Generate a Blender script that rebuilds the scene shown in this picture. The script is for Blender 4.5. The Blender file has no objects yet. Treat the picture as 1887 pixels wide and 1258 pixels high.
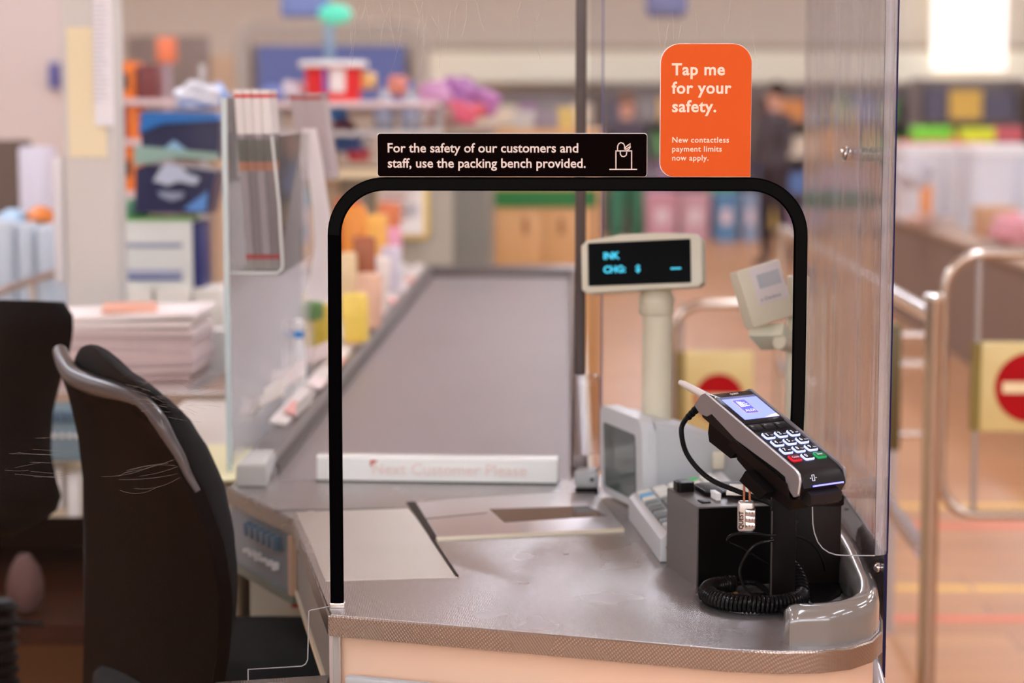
import bpy, bmesh, math, random
from mathutils import Vector, Matrix
R = math.radians
S = bpy.context.scene
COL = S.collection
random.seed(7)

# ------------------------------------------------------------------ camera
FPX, CX, CY = 3850.0, 943.5, 629.0
PITCH, YAW, CAMH = R(6.58), R(1.59), 1.45
cam_d = bpy.data.cameras.new('camera')
cam_d.sensor_width = 36
cam_d.lens = FPX * 36 / 1887
cam_d.clip_start = 0.05
cam_d.dof.use_dof = True
cam_d.dof.focus_distance = 2.36
cam_d.dof.aperture_fstop = 3.7
cam = bpy.data.objects.new('camera', cam_d)
COL.objects.link(cam)
cam.location = (0, 0, CAMH)
cam.rotation_euler = (R(90) - PITCH, 0, YAW)
S.camera = cam

# ------------------------------------------------------------------ world, exposure
w = bpy.data.worlds.new('world')
S.world = w
w.use_nodes = True
w.node_tree.nodes['Background'].inputs[0].default_value = (1, 0.93, 0.85, 1)
w.node_tree.nodes['Background'].inputs[1].default_value = 0.3
S.view_settings.view_transform = 'Standard'
S.view_settings.look = 'None'
S.view_settings.gamma = 1
S.view_settings.use_curve_mapping = False
S.view_settings.exposure = 0.0
S.cycles.use_denoising = True
S.cycles.max_bounces = 10
S.cycles.transparent_max_bounces = 24
S.cycles.caustics_reflective = False
S.cycles.caustics_refractive = False
S.cycles.sample_clamp_indirect = 6
LAMP_STRENGTH = 38.0

# ------------------------------------------------------------------ measuring from the camera: pixel -> point
_cp, _sp, _cy, _sy = math.cos(PITCH), math.sin(PITCH), math.cos(YAW), math.sin(YAW)
_f = Vector((-_sy*_cp, _cy*_cp, -_sp)); _r = Vector((_cy, _sy, 0)); _u = Vector((-_sy*_sp, _cy*_sp, _cp))
def _ray(x, y): return _f + _r*((x-CX)/FPX) + _u*((CY-y)/FPX)
def AY(x, y, Y):
    """the point at distance Y that pixel x, y sees"""
    d = _ray(x, y); return Vector((0, 0, CAMH)) + d*(Y/d.y)
def AZ(x, y, z):
    """the point at height z that pixel x, y sees"""
    d = _ray(x, y); return Vector((0, 0, CAMH)) + d*((z-CAMH)/d.z)

# ------------------------------------------------------------------ materials
def lin(c):
    c = c/255.0
    return c/12.92 if c <= 0.04045 else ((c+0.055)/1.055)**2.4
def rgb(*c): return (lin(c[0]), lin(c[1]), lin(c[2]), 1)
_M = {}
def mat(name, c, rough=0.5, metal=0.0, emit=0.0, noise=0.0, nscale=40, bump=0.0, bscale=300, coat=0, spec=0.5):
    if name in _M: return _M[name]
    m = bpy.data.materials.new(name); m.use_nodes = True
    nt = m.node_tree; b = nt.nodes['Principled BSDF']
    b.inputs['Base Color'].default_value = rgb(*c)
    b.inputs['Roughness'].default_value = rough
    b.inputs['Metallic'].default_value = metal
    b.inputs['Specular IOR Level'].default_value = spec if max(c) > 60 else min(spec, 0.14)
    if coat: b.inputs['Coat Weight'].default_value = coat; b.inputs['Coat Roughness'].default_value = 0.08
    if emit:
        b.inputs['Emission Color'].default_value = rgb(*c); b.inputs['Emission Strength'].default_value = emit
    if noise or bump:
        tc = nt.nodes.new('ShaderNodeTexCoord')
    if noise:
        n = nt.nodes.new('ShaderNodeTexNoise'); n.inputs['Scale'].default_value = nscale; n.inputs['Detail'].default_value = 4
        nt.links.new(tc.outputs['Object'], n.inputs['Vector'])
        hs = nt.nodes.new('ShaderNodeHueSaturation'); hs.inputs['Color'].default_value = rgb(*c)
        mr = nt.nodes.new('ShaderNodeMapRange'); mr.inputs[3].default_value = 1-noise; mr.inputs[4].default_value = 1+noise
        nt.links.new(n.outputs[0], mr.inputs[0]); nt.links.new(mr.outputs[0], hs.inputs['Value'])
        nt.links.new(hs.outputs[0], b.inputs['Base Color'])
    if bump:
        n2 = nt.nodes.new('ShaderNodeTexNoise'); n2.inputs['Scale'].default_value = bscale; n2.inputs['Detail'].default_value = 2
        nt.links.new(tc.outputs['Object'], n2.inputs['Vector'])
        bp = nt.nodes.new('ShaderNodeBump'); bp.inputs['Strength'].default_value = bump; bp.inputs['Distance'].default_value = 0.001
        nt.links.new(n2.outputs[0], bp.inputs['Height']); nt.links.new(bp.outputs[0], b.inputs['Normal'])
    _M[name] = m
    return m
def nodes(name):
    m = bpy.data.materials.new(name); m.use_nodes = True; _M[name] = m
    return m, m.node_tree, m.node_tree.nodes['Principled BSDF']

def woven_steel(name, c, rough, k, strength, dist=0.0006):
    """stamped stainless steel with a small diagonal rice-grain pattern"""
    m, nt, b = nodes(name)
    b.inputs['Base Color'].default_value = rgb(*c); b.inputs['Metallic'].default_value = 0.85
    tc = nt.nodes.new('ShaderNodeTexCoord')
    mp = nt.nodes.new('ShaderNodeMapping'); mp.inputs['Rotation'].default_value = (0, 0, R(32))
    nt.links.new(tc.outputs['Object'], mp.inputs[0])
    sx = nt.nodes.new('ShaderNodeSeparateXYZ'); nt.links.new(mp.outputs[0], sx.inputs[0])
    def sn(sock, kk, extra=None):
        a = nt.nodes.new('ShaderNodeMath'); a.operation = 'MULTIPLY'; a.inputs[1].default_value = kk
        nt.links.new(sock, a.inputs[0])
        s = nt.nodes.new('ShaderNodeMath'); s.operation = 'SINE'; nt.links.new(a.outputs[0], s.inputs[0]); return s.outputs[0]
    zz = nt.nodes.new('ShaderNodeMath'); zz.operation = 'ADD'
    nt.links.new(sx.outputs[1], zz.inputs[0]); nt.links.new(sx.outputs[2], zz.inputs[1])
    mu = nt.nodes.new('ShaderNodeMath'); mu.operation = 'MULTIPLY'
    nt.links.new(sn(sx.outputs[0], k), mu.inputs[0]); nt.links.new(sn(zz.outputs[0], k*0.85), mu.inputs[1])
    bp = nt.nodes.new('ShaderNodeBump'); bp.inputs['Strength'].default_value = strength; bp.inputs['Distance'].default_value = dist
    nt.links.new(mu.outputs[0], bp.inputs['Height']); nt.links.new(bp.outputs[0], b.inputs['Normal'])
    n = nt.nodes.new('ShaderNodeTexNoise'); n.inputs['Scale'].default_value = 9
    nt.links.new(tc.outputs['Object'], n.inputs['Vector'])
    mr = nt.nodes.new('ShaderNodeMapRange'); mr.inputs[3].default_value = rough*0.8; mr.inputs[4].default_value = rough*1.25
    nt.links.new(n.outputs[0], mr.inputs[0]); nt.links.new(mr.outputs[0], b.inputs['Roughness'])
    return m

def clear_acrylic(name, tint=(0.97, 0.975, 0.97), scratch=0.0, sscale=(3, 3, 60), refl=1.0, ior=1.2, painted_haze=0.0):
    """clear sheet: fresnel mirror over plain transmission, with fine scratches"""
    m = bpy.data.materials.new(name); m.use_nodes = True; _M[name] = m
    nt = m.node_tree; nt.nodes.clear()
    out = nt.nodes.new('ShaderNodeOutputMaterial')
    tr = nt.nodes.new('ShaderNodeBsdfTransparent'); tr.inputs[0].default_value = (*tint, 1)
    gl = nt.nodes.new('ShaderNodeBsdfGlossy'); gl.inputs['Roughness'].default_value = 0.03
    gl.inputs['Color'].default_value = (refl, refl, refl, 1)
    fr = nt.nodes.new('ShaderNodeFresnel'); fr.inputs[0].default_value = ior
    mx = nt.nodes.new('ShaderNodeMixShader')
    nt.links.new(fr.outputs[0], mx.inputs[0]); nt.links.new(tr.outputs[0], mx.inputs[1]); nt.links.new(gl.outputs[0], mx.inputs[2])
    last = mx.outputs[0]
    if painted_haze:  # whitish diffuse mix painted in where the sheet would reflect brightly
        hd = nt.nodes.new('ShaderNodeBsdfDiffuse'); hd.inputs[0].default_value = (0.92, 0.91, 0.93, 1)
        ht = nt.nodes.new('ShaderNodeBsdfTranslucent'); ht.inputs[0].default_value = (0.92, 0.91, 0.93, 1)
        ha = nt.nodes.new('ShaderNodeMixShader'); nt.links.new(hd.outputs[0], ha.inputs[1]); nt.links.new(ht.outputs[0], ha.inputs[2])
        hm = nt.nodes.new('ShaderNodeMixShader'); hm.inputs[0].default_value = painted_haze
        nt.links.new(last, hm.inputs[1]); nt.links.new(ha.outputs[0], hm.inputs[2]); last = hm.outputs[0]
    if scratch:
        tc = nt.nodes.new('ShaderNodeTexCoord')
        acc = None
        for rot, sc, lo in (((0, R(8), 0), sscale, 0.71), ((0, R(-14), 0), (sscale[0]*2.1, sscale[1], sscale[2]*1.7), 0.72)):
            mp = nt.nodes.new('ShaderNodeMapping'); mp.inputs['Scale'].default_value = sc; mp.inputs['Rotation'].default_value = rot
            nt.links.new(tc.outputs['Object'], mp.inputs[0])
            n = nt.nodes.new('ShaderNodeTexNoise'); n.inputs['Scale'].default_value = 1.0; n.inputs['Detail'].default_value = 8; n.inputs['Roughness'].default_value = 0.75
            n.inputs['Distortion'].default_value = 0.6
            nt.links.new(mp.outputs[0], n.inputs['Vector'])
            mr = nt.nodes.new('ShaderNodeMapRange'); mr.inputs[1].default_value = lo; mr.inputs[2].default_value = lo+0.1; mr.inputs[4].default_value = scratch
            nt.links.new(n.outputs[0], mr.inputs[0])
            if acc is None: acc = mr.outputs[0]
            else:
                ad = nt.nodes.new('ShaderNodeMath'); ad.operation = 'MAXIMUM'
                nt.links.new(acc, ad.inputs[0]); nt.links.new(mr.outputs[0], ad.inputs[1]); acc = ad.outputs[0]
        df = nt.nodes.new('ShaderNodeBsdfDiffuse'); df.inputs[0].default_value = (0.9, 0.88, 0.86, 1)
        m2 = nt.nodes.new('ShaderNodeMixShader')
        nt.links.new(acc, m2.inputs[0]); nt.links.new(last, m2.inputs[1]); nt.links.new(df.outputs[0], m2.inputs[2]); last = m2.outputs[0]
    nt.links.new(last, out.inputs[0])
    return m

def wavy_acrylic(name):
    """clear sheet bent by heat: refraction with vertical ripples"""
    m = bpy.data.materials.new(name); m.use_nodes = True; _M[name] = m
    nt = m.node_tree; nt.nodes.clear()
    out = nt.nodes.new('ShaderNodeOutputMaterial')
    gs = nt.nodes.new('ShaderNodeBsdfGlass'); gs.inputs['IOR'].default_value = 1.3; gs.inputs['Roughness'].default_value = 0.0
    gs.inputs['Color'].default_value = (0.95, 0.95, 0.97, 1)
    tr = nt.nodes.new('ShaderNodeBsdfTransparent'); tr.inputs[0].default_value = (0.93, 0.93, 0.95, 1)
    tc = nt.nodes.new('ShaderNodeTexCoord')
    mp = nt.nodes.new('ShaderNodeMapping'); mp.inputs['Scale'].default_value = (3, 5, 0.30)
    nt.links.new(tc.outputs['Object'], mp.inputs[0])
    n = nt.nodes.new('ShaderNodeTexNoise'); n.inputs['Scale'].default_value = 1.6; n.inputs['Detail'].default_value = 2
    nt.links.new(mp.outputs[0], n.inputs['Vector'])
    bp = nt.nodes.new('ShaderNodeBump'); bp.inputs['Strength'].default_value = 0.5; bp.inputs['Distance'].default_value = 0.004
    nt.links.new(n.outputs[0], bp.inputs['Height']); nt.links.new(bp.outputs[0], gs.inputs['Normal'])
    mx = nt.nodes.new('ShaderNodeMixShader'); mx.inputs[0].default_value = 0.45
    nt.links.new(tr.outputs[0], mx.inputs[1]); nt.links.new(gs.outputs[0], mx.inputs[2])
    df = nt.nodes.new('ShaderNodeBsdfDiffuse'); df.inputs[0].default_value = (0.85, 0.84, 0.88, 1)  # pale streaks painted in, imitating light drawn out along the sheet
    n3 = nt.nodes.new('ShaderNodeTexNoise'); n3.inputs['Scale'].default_value = 4; n3.inputs['Detail'].default_value = 3
    nt.links.new(mp.outputs[0], n3.inputs['Vector'])
    mr = nt.nodes.new('ShaderNodeMapRange'); mr.inputs[1].default_value = 0.35; mr.inputs[2].default_value = 0.75; mr.inputs[3].default_value = 0.03; mr.inputs[4].default_value = 0.26
    nt.links.new(n3.outputs[0], mr.inputs[0])
    m3 = nt.nodes.new('ShaderNodeMixShader'); nt.links.new(mr.outputs[0], m3.inputs[0])
    nt.links.new(mx.outputs[0], m3.inputs[1]); nt.links.new(df.outputs[0], m3.inputs[2])
    nt.links.new(m3.outputs[0], out.inputs[0])
    return m

def plank_floor(name):
    m, nt, b = nodes(name)
    tc = nt.nodes.new('ShaderNodeTexCoord')
    br = nt.nodes.new('ShaderNodeTexBrick'); br.offset = 0.37
    br.inputs['Color1'].default_value = rgb(190, 138, 94); br.inputs['Color2'].default_value = rgb(178, 124, 82)
    br.inputs['Mortar'].default_value = rgb(150, 108, 80); br.inputs['Scale'].default_value = 1
    br.inputs['Mortar Size'].default_value = 0.004; br.inputs['Brick Width'].default_value = 1.2; br.inputs['Row Height'].default_value = 0.18
    nt.links.new(tc.outputs['Object'], br.inputs['Vector'])
    n = nt.nodes.new('ShaderNodeTexNoise'); n.inputs['Scale'].default_value = 2.3; n.inputs['Detail'].default_value = 6
    mp = nt.nodes.new('ShaderNodeMapping'); mp.inputs['Scale'].default_value = (0.6, 6, 1)
    nt.links.new(tc.outputs['Object'], mp.inputs[0]); nt.links.new(mp.outputs[0], n.inputs['Vector'])
    mx = nt.nodes.new('ShaderNodeMixRGB'); mx.blend_type = 'MULTIPLY'; mx.inputs[0].default_value = 0.45
    nt.links.new(br.outputs[0], mx.inputs[1]); nt.links.new(n.outputs[0], mx.inputs[2])
    hs = nt.nodes.new('ShaderNodeHueSaturation'); hs.inputs['Value'].default_value = 1.22
    nt.links.new(mx.outputs[0], hs.inputs['Color']); nt.links.new(hs.outputs[0], b.inputs['Base Color'])
    b.inputs['Roughness'].default_value = 0.38
    return m

# ------------------------------------------------------------------ mesh helpers (all shapes are written in world coordinates)
def B(): return bmesh.new()
def _bev(bm, geom_faces, r, seg):
    if r <= 0: return
    es = set()
    for f in geom_faces:
        for e in f.edges: es.add(e)
    bmesh.ops.bevel(bm, geom=list(es), offset=r, segments=seg, profile=0.5, affect='EDGES', clamp_overlap=True)
def box(bm, c, s, rot=None, bev=0, seg=2):
    M = Matrix.Translation(Vector(c)) @ (rot.to_4x4() if rot is not None else Matrix.Identity(4))
    h = [v/2 for v in s]
    vs = [bm.verts.new(M @ Vector((x*h[0], y*h[1], z*h[2]))) for x in (-1, 1) for y in (-1, 1) for z in (-1, 1)]
    fs = [bm.faces.new([vs[i] for i in q]) for q in ((0, 1, 3, 2), (4, 6, 7, 5), (0, 4, 5, 1), (2, 3, 7, 6), (0, 2, 6, 4), (1, 5, 7, 3))]
    _bev(bm, fs, bev, seg)
    return bm
def box2(bm, a, b, bev=0, seg=2):
    return box(bm, [(a[i]+b[i])/2 for i in range(3)], [abs(b[i]-a[i]) for i in range(3)], bev=bev, seg=seg)
def frames(pts, closed=False):
    n = len(pts); out = []; prev = None
    for i in range(n):
        if closed: t = pts[(i+1) % n]-pts[i-1]
        else: t = pts[min(i+1, n-1)]-pts[max(i-1, 0)]
        if t.length < 1e-9: t = Vector((0, 0, 1))
        t.normalize()
        if prev is None:
            a = Vector((0, 0, 1)) if abs(t.z) < 0.95 else Vector((0, 1, 0))
            nn = (a - t*a.dot(t)).normalized()
        else:
            nn = prev - t*prev.dot(t)
            nn = nn.normalized() if nn.length > 1e-6 else Vector((1, 0, 0))
        prev = nn
        out.append((t, nn, t.cross(nn)))
    return out
def tube(bm, pts, r, n=12, closed=False, ry=None):
    pts = [Vector(p) for p in pts]; fr = frames(pts, closed); rings = []
    for i, (p, (t, a, b)) in enumerate(zip(pts, fr)):
        rr = r[i] if isinstance(r, (list, tuple)) else r
        r2 = ry if ry is not None else rr
        rings.append([bm.verts.new(p + a*(rr*math.cos(2*math.pi*k/n)) + b*(r2*math.sin(2*math.pi*k/n))) for k in range(n)])
    m = len(rings)
    for i in range(m if closed else m-1):
        A, C = rings[i], rings[(i+1) % m]
        for k in range(n): bm.faces.new((A[k], A[(k+1) % n], C[(k+1) % n], C[k]))
    if not closed:
        bm.faces.new(rings[0][::-1]); bm.faces.new(rings[-1])
    return bm
def cyl(bm, p0, p1, r, r2=None, n=24):
    p0, p1 = Vector(p0), Vector(p1); r2 = r if r2 is None else r2
    return tube(bm, [p0, p1], [r, r2], n)
def lathe(bm, c, prof, n=28, axis=None):
    c = Vector(c); q = Vector((0, 0, 1)).rotation_difference(Vector(axis).normalized()) if axis is not None else None
    rings = []
    for r, z in prof:
        ring = []
        for k in range(n):
            v = Vector((r*math.cos(2*math.pi*k/n), r*math.sin(2*math.pi*k/n), z))
            if q: v = q @ v
            ring.append(bm.verts.new(c+v))
        rings.append(ring)
    for i in range(len(rings)-1):
        for k in range(n): bm.faces.new((rings[i][k], rings[i][(k+1) % n], rings[i+1][(k+1) % n], rings[i+1][k]))
    bm.faces.new(rings[0][::-1]); bm.faces.new(rings[-1])
    return bm
def prism(bm, poly, O, ax, ay, h, bev=0, seg=2):
    """extrude a flat outline; poly in the plane O + x*ax + y*ay, raised by vector h"""
    O, ax, ay, h = Vector(O), Vector(ax), Vector(ay), Vector(h)
    a = [bm.verts.new(O+ax*x+ay*y) for x, y in poly]; b = [bm.verts.new(v.co+h) for v in a]
    f1 = bm.faces.new(a[::-1]); f2 = bm.faces.new(b); n = len(a)
    for i in range(n): bm.faces.new((a[i], a[(i+1) % n], b[(i+1) % n], b[i]))
    if bev: _bev(bm, [f2], bev, seg)
    return bm
def slab(bm, poly, z0, z1, bev=0, seg=2): return prism(bm, poly, (0, 0, z0), (1, 0, 0), (0, 1, 0), (0, 0, z1-z0), bev, seg)
def loft(bm, rows, closed=False, cap=True):
    rs = [[bm.verts.new(Vector(p)) for p in r] for r in rows]; n = len(rs[0])
    for i in range(len(rs)-1):
        for k in range(n if closed else n-1):
            bm.faces.new((rs[i][k], rs[i][(k+1) % n], rs[i+1][(k+1) % n], rs[i+1][k]))
    if closed and cap: bm.faces.new(rs[0][::-1]); bm.faces.new(rs[-1])
    return bm
def sweep(bm, path, prof):
    """sweep an upright profile [(across, up)] along a flat path"""
    path = [Vector(p) for p in path]; rows = []
    for i, p in enumerate(path):
        t = (path[min(i+1, len(path)-1)]-path[max(i-1, 0)]); t.z = 0; t.normalize(); s = Vector((t.y, -t.x, 0))
        rows.append([p+s*a+Vector((0, 0, b)) for a, b in prof])
    return loft(bm, rows, closed=True)
def cat(pts, n=8, closed=False):
    pts = [Vector(p) for p in pts]; out = []; m = len(pts)
    for i in range(m if closed else m-1):
        if closed: p0, p1, p2, p3 = pts[i-1], pts[i], pts[(i+1) % m], pts[(i+2) % m]
        else: p0, p1, p2, p3 = pts[max(i-1, 0)], pts[i], pts[i+1], pts[min(i+2, m-1)]
        for k in range(n):
            t = k/n
            out.append(0.5*((2*p1)+(p2-p0)*t+(2*p0-5*p1+4*p2-p3)*t*t+(3*p1-p0-3*p2+p3)*t**3))
    if not closed: out.append(pts[-1].copy())
    return out
def rrect(x0, y0, x1, y1, r, n=6):
    """rounded rectangle outline; r is one radius or four (bl, br, tr, tl)"""
    rr = r if isinstance(r, (tuple, list)) else (r,)*4; out = []
    for (cx, cy, a0, q) in ((x0, y0, 180, 0), (x1, y0, 270, 1), (x1, y1, 0, 2), (x0, y1, 90, 3)):
        k = rr[q]
        if k <= 0: out.append((cx, cy)); continue
        ox = cx + (k if q in (0, 3) else -k); oy = cy + (k if q in (0, 1) else -k)
        for i in range(n+1):
            a = R(a0 + 90*i/n); out.append((ox+k*math.cos(a), oy+k*math.sin(a)))
    return out

WM = {}
def thing(name, label, category, loc=(0, 0, 0), rotz=0, group=None):
    o = bpy.data.objects.new(name, None); COL.objects.link(o); o.empty_display_size = 0.05
    o.location = loc; o.rotation_euler = (0, 0, rotz)
    o['label'] = label; o['category'] = category
    if group: o['group'] = group
    WM[o] = Matrix.Translation(Vector(loc)) @ Matrix.Rotation(rotz, 4, 'Z')
    return o
def obj(name, bm, m, parent=None, smooth=38, label=None, category=None, group=None, kind=None):
    """link a bmesh written in world coordinates as ONE object, its origin at its own base"""
    bmesh.ops.recalc_face_normals(bm, faces=bm.faces)
    for f in bm.faces: f.smooth = bool(smooth)
    if smooth:
        lim = R(smooth)
        for e in bm.edges:
            if len(e.link_faces) == 2: e.smooth = e.calc_face_angle(0) < lim
    if parent is not None: bm.transform(WM[parent].inverted())
    xs = [v.co.x for v in bm.verts]; ys = [v.co.y for v in bm.verts]; zs = [v.co.z for v in bm.verts]
    o0 = Vector(((min(xs)+max(xs))/2, (min(ys)+max(ys))/2, min(zs)))
    bm.transform(Matrix.Translation(-o0))
    me = bpy.data.meshes.new(name); bm.to_mesh(me); bm.free()
    for mm in (m if isinstance(m, (list, tuple)) else [m]): me.materials.append(mm)
    o = bpy.data.objects.new(name, me); COL.objects.link(o); o.location = o0
    if parent is not None: o.parent = parent
    WM[o] = (WM[parent] if parent is not None else Matrix.Identity(4)) @ Matrix.Translation(o0)
    if label: o['label'] = label
    if category: o['category'] = category
    if group: o['group'] = group
    if kind: o['kind'] = kind
    return o
def struct(name, bm, m, smooth=0): return obj(name, bm, m, None, smooth, kind='structure')
def dup(root, loc, rotz=None, label=None, group=None):
    def cp(o, parent):
        c = o.copy(); COL.objects.link(c); c.parent = parent
        for ch in [x for x in COL.objects if x.parent == o]: cp(ch, c)
        return c
    r = cp(root, None); r.location = loc
    if rotz is not None: r.rotation_euler.z = rotz
    if label: r['label'] = label
    if group: r['group'] = group
    return r
def text_bm(bm, s, O, ax, ay, size, align='LEFT', bold=0.0, lift=0.0003, spacing=1.0, depth=0.0):
    """lettering as flat mesh in the plane O + x*ax + y*ay"""
    cu = bpy.data.curves.new('lettering', 'FONT'); cu.body = s; cu.size = size; cu.align_x = align
    cu.offset = bold; cu.space_character = spacing; cu.resolution_u = 3; cu.space_line = 1.0
    to = bpy.data.objects.new('lettering', cu); COL.objects.link(to)
    dg = bpy.context.evaluated_depsgraph_get(); dg.update()
    me = bpy.data.meshes.new_from_object(to.evaluated_get(dg))
    ax, ay = Vector(ax).normalized(), Vector(ay).normalized(); nz = ax.cross(ay)
    M = Matrix(((ax.x, ay.x, nz.x, 0), (ax.y, ay.y, nz.y, 0), (ax.z, ay.z, nz.z, 0), (0, 0, 0, 1)))
    M = Matrix.Translation(Vector(O)+nz*lift) @ M
    me.transform(M); bm.from_mesh(me)
    bpy.data.meshes.remove(me); bpy.data.objects.remove(to); bpy.data.curves.remove(cu)
    return bm
# ------------------------------------------------------------------ common materials
steel = mat('brushed_steel', (200, 195, 192), 0.28, 1.0, bump=0.15, bscale=150)
steel_dull = mat('dull_steel', (176, 172, 170), 0.4, 0.9)
chrome = mat('chrome', (225, 222, 218), 0.12, 1.0)
weave = woven_steel('patterned_steel', (182, 176, 174), 0.25, 2500, 0.30)
weave_fine = woven_steel('fine_patterned_steel', (190, 180, 166), 0.32, 2600, 0.4)
weave_big = woven_steel('stamped_steel_edge', (150, 136, 124), 0.26, 1500, 0.20, 0.0007)
black = mat('black_plastic', (13, 9, 9), 0.4, spec=0.1)
black_rub = mat('black_rubber', (12, 11, 12), 0.5, bump=0.15, bscale=500)
dark_grey = mat('dark_grey_plastic', (72, 70, 68), 0.4)
beige = mat('beige_plastic', (222, 214, 188), 0.45, noise=0.03, nscale=30)
pale_grey = mat('pale_grey_plastic', (214, 214, 212), 0.35)
mid_grey = mat('mid_grey_plastic', (170, 172, 172), 0.4)
veneer = mat('pale_veneer', (214, 182, 156), 0.42, noise=0.05, nscale=8)
cream = mat('cream_panel', (232, 222, 196), 0.5)
white = mat('white_matt', (238, 236, 232), 0.5)

# ------------------------------------------------------------------ the hall
struct('floor', box2(B(), (-16, -9, -0.05), (16, 26, 0)), plank_floor('light_plank_floor'))
struct('ceiling', box2(B(), (-16, -9, 4.2), (16, 26, 4.3)), mat('ceiling_white', (232, 224, 212), 0.8))
wallm = mat('taupe_wall', (218, 206, 190), 0.75, noise=0.02, nscale=2)
struct('wall_back', box2(B(), (-16, 25, 0), (16, 25.2, 4.2)), wallm)
struct('wall_left', box2(B(), (-16.2, -9, 0), (-16, 26, 4.2)), mat('pale_wall', (236, 222, 212), 0.75))
struct('wall_right', box2(B(), (16, -9, 0), (16.2, 26, 4.2)), _M['pale_wall'])
struct('wall_rear', box2(B(), (-16, -9.2, 0), (16, -9, 4.2)), mat('warm_rear_wall', (232, 212, 190), 0.75))
struct('trim_1', box2(B(), (-3.0, 24.6, 1.66), (16, 25, 2.02)), mat('cream_header', (255, 248, 224), 0.6))
struct('trim_2', box2(B(), (-3.0, 24.75, 2.02), (16, 25, 2.10)), mat('taupe_header_edge', (176, 158, 138), 0.7))
# added glowing panes, unseen behind the camera, that brighten faces turned towards it
for i in range(5):
    X = -10.4 + i*4.3
    struct('window_%d' % (i+2), box2(B(), (X, -9.0, 2.3), (X+3.9, -8.96, 4.1)), mat('daylight_front_pane', (240, 246, 255), 0.3, emit=6.0))
    struct('trim_%d' % (i+20), box2(B(), (X-0.08, -9.0, 2.22), (X+3.98, -8.93, 2.29)), mat('window_sill_white', (220, 214, 206), 0.5))
# a nearer white partition on the far left
struct('wall_partition', box2(B(), (-5.6, 13.0, 0), (-2.9, 13.15, 4.2)), mat('pinkish_white_partition', (212, 198, 190), 0.7))
# lit window in the back wall on the right
fr = struct('window_1', box2(B(), (4.20, 24.5, 1.80), (5.02, 24.7, 4.0)), mat('bright_daylight_pane', (255, 252, 246), 0.5, emit=1.0))
for i in range(5):
    x = 1.5 + i*2.6 + (0.1 if i % 2 else 0)
    struct('trim_%d' % (i+3), box2(B(), (x, 24.0, 0), (x+0.35, 24.6, 1.66)), mat('tan_pillar', (188, 156, 122), 0.6))

# ceiling lamps: three strips of tubes running along the hall
lampm = mat('lit_diffuser', (230, 239, 255), 0.5, emit=LAMP_STRENGTH)
lamp0 = None; k = 0
rows = {-7.5: 'far left', -3.6: 'left', 0.9: 'middle', 5.0: 'right', 9.0: 'far right'}
for X in rows:
    for Yc in (-5.0, 0.2, 5.4, 10.6, 15.8, 21.0):
        loc = (X, Yc, 4.2)
        where = 'behind the camera' if Yc < 0 else ['above the camera', 'over the near checkouts', 'over the lane ends', 'over the far aisles', 'near the back wall'][int((Yc-0.2)/5.2+0.01)]
        lab = 'long white ceiling tube lamp %s in the %s row' % (where, rows[X])
        if lamp0 is None:
            lamp0 = thing('ceiling_lamp', lab, 'lamp', loc, 0, 'ceiling lamps of the hall')
            obj('housing', box2(B(), (X-0.16, Yc-1.35, 4.12), (X+0.16, Yc+1.35, 4.2)), white, lamp0)
            obj('diffuser', box2(B(), (X-0.14, Yc-1.3, 4.09), (X+0.14, Yc+1.3, 4.125)), lampm, lamp0)
        else: dup(lamp0, loc, 0, lab)

# floor tape
tape_y = mat('yellow_floor_tape', (236, 190, 96), 0.5); tape_r = mat('red_floor_tape', (214, 118, 88), 0.5)
for nm, px, y, x0, x1, m, lab in (
        ('floor_tape', 1082, 0, 1.15, 1.27, tape_y, 0), ):
    pass
def tape(ypx, X0, X1, wd, m, lab):
    Yc = AZ(1700, ypx, 0).y
    obj('floor_tape', box2(B(), (X0, Yc-wd/2, 0), (X1, Yc+wd/2, 0.0015)), m, None, 0, lab, 'floor tape', 'floor tape lines')
tape(1083, 0.88, 1.20, 0.05, tape_y, 'short piece of yellow tape on the floor just right of the clear screen')
tape(1083, 1.215, 2.6, 0.05, tape_y, 'yellow tape across the floor below the gate at the right')
tape(1139, 0.9, 2.6, 0.07, tape_r, 'red tape line on the floor, nearest the camera')
tape(968, 0.95, 3.2, 0.10, tape_r, 'red tape line on the floor under the chrome gate')
tape(932, 0.95, 3.2, 0.06, tape_y, 'yellow tape line on the floor behind the chrome gate')

# ------------------------------------------------------------------ checkout counter
CT = 0.865
ct = thing('checkout_counter', 'near checkout counter with patterned steel top and pale veneer front', 'counter', (0.05, 2.7, 0))
outline = [(-0.274, 2.335), (0.170, 2.196), (0.225, 2.188), (0.268, 2.192), (0.303, 2.208), (0.330, 2.238), (0.347, 2.280), (0.355, 2.335), (0.358, 2.40),
           (0.358, 3.24), (0.005, 3.24), (0.005, 3.195), (-0.515, 3.195), (-0.519, 3.12), (-0.389, 2.886)]
def inset(poly, d):
    n = len(poly); out = []
    for i in range(n):
        p0, p1, p2 = Vector(poly[i-1]), Vector(poly[i]), Vector(poly[(i+1) % n])
        a = (p1-p0).normalized(); b = (p2-p1).normalized()
        na, nb = Vector((-a.y, a.x)), Vector((-b.y, b.x)); m = (na+nb)
        m = m.normalized() * (d/max(0.5, m.normalized().dot(na)))
        out.append((p1.x+m.x, p1.y+m.y))
    return out
obj('worktop', slab(B(), inset(outline, 0.0015), CT-0.022, CT, 0.0012, 2), weave, ct)
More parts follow.
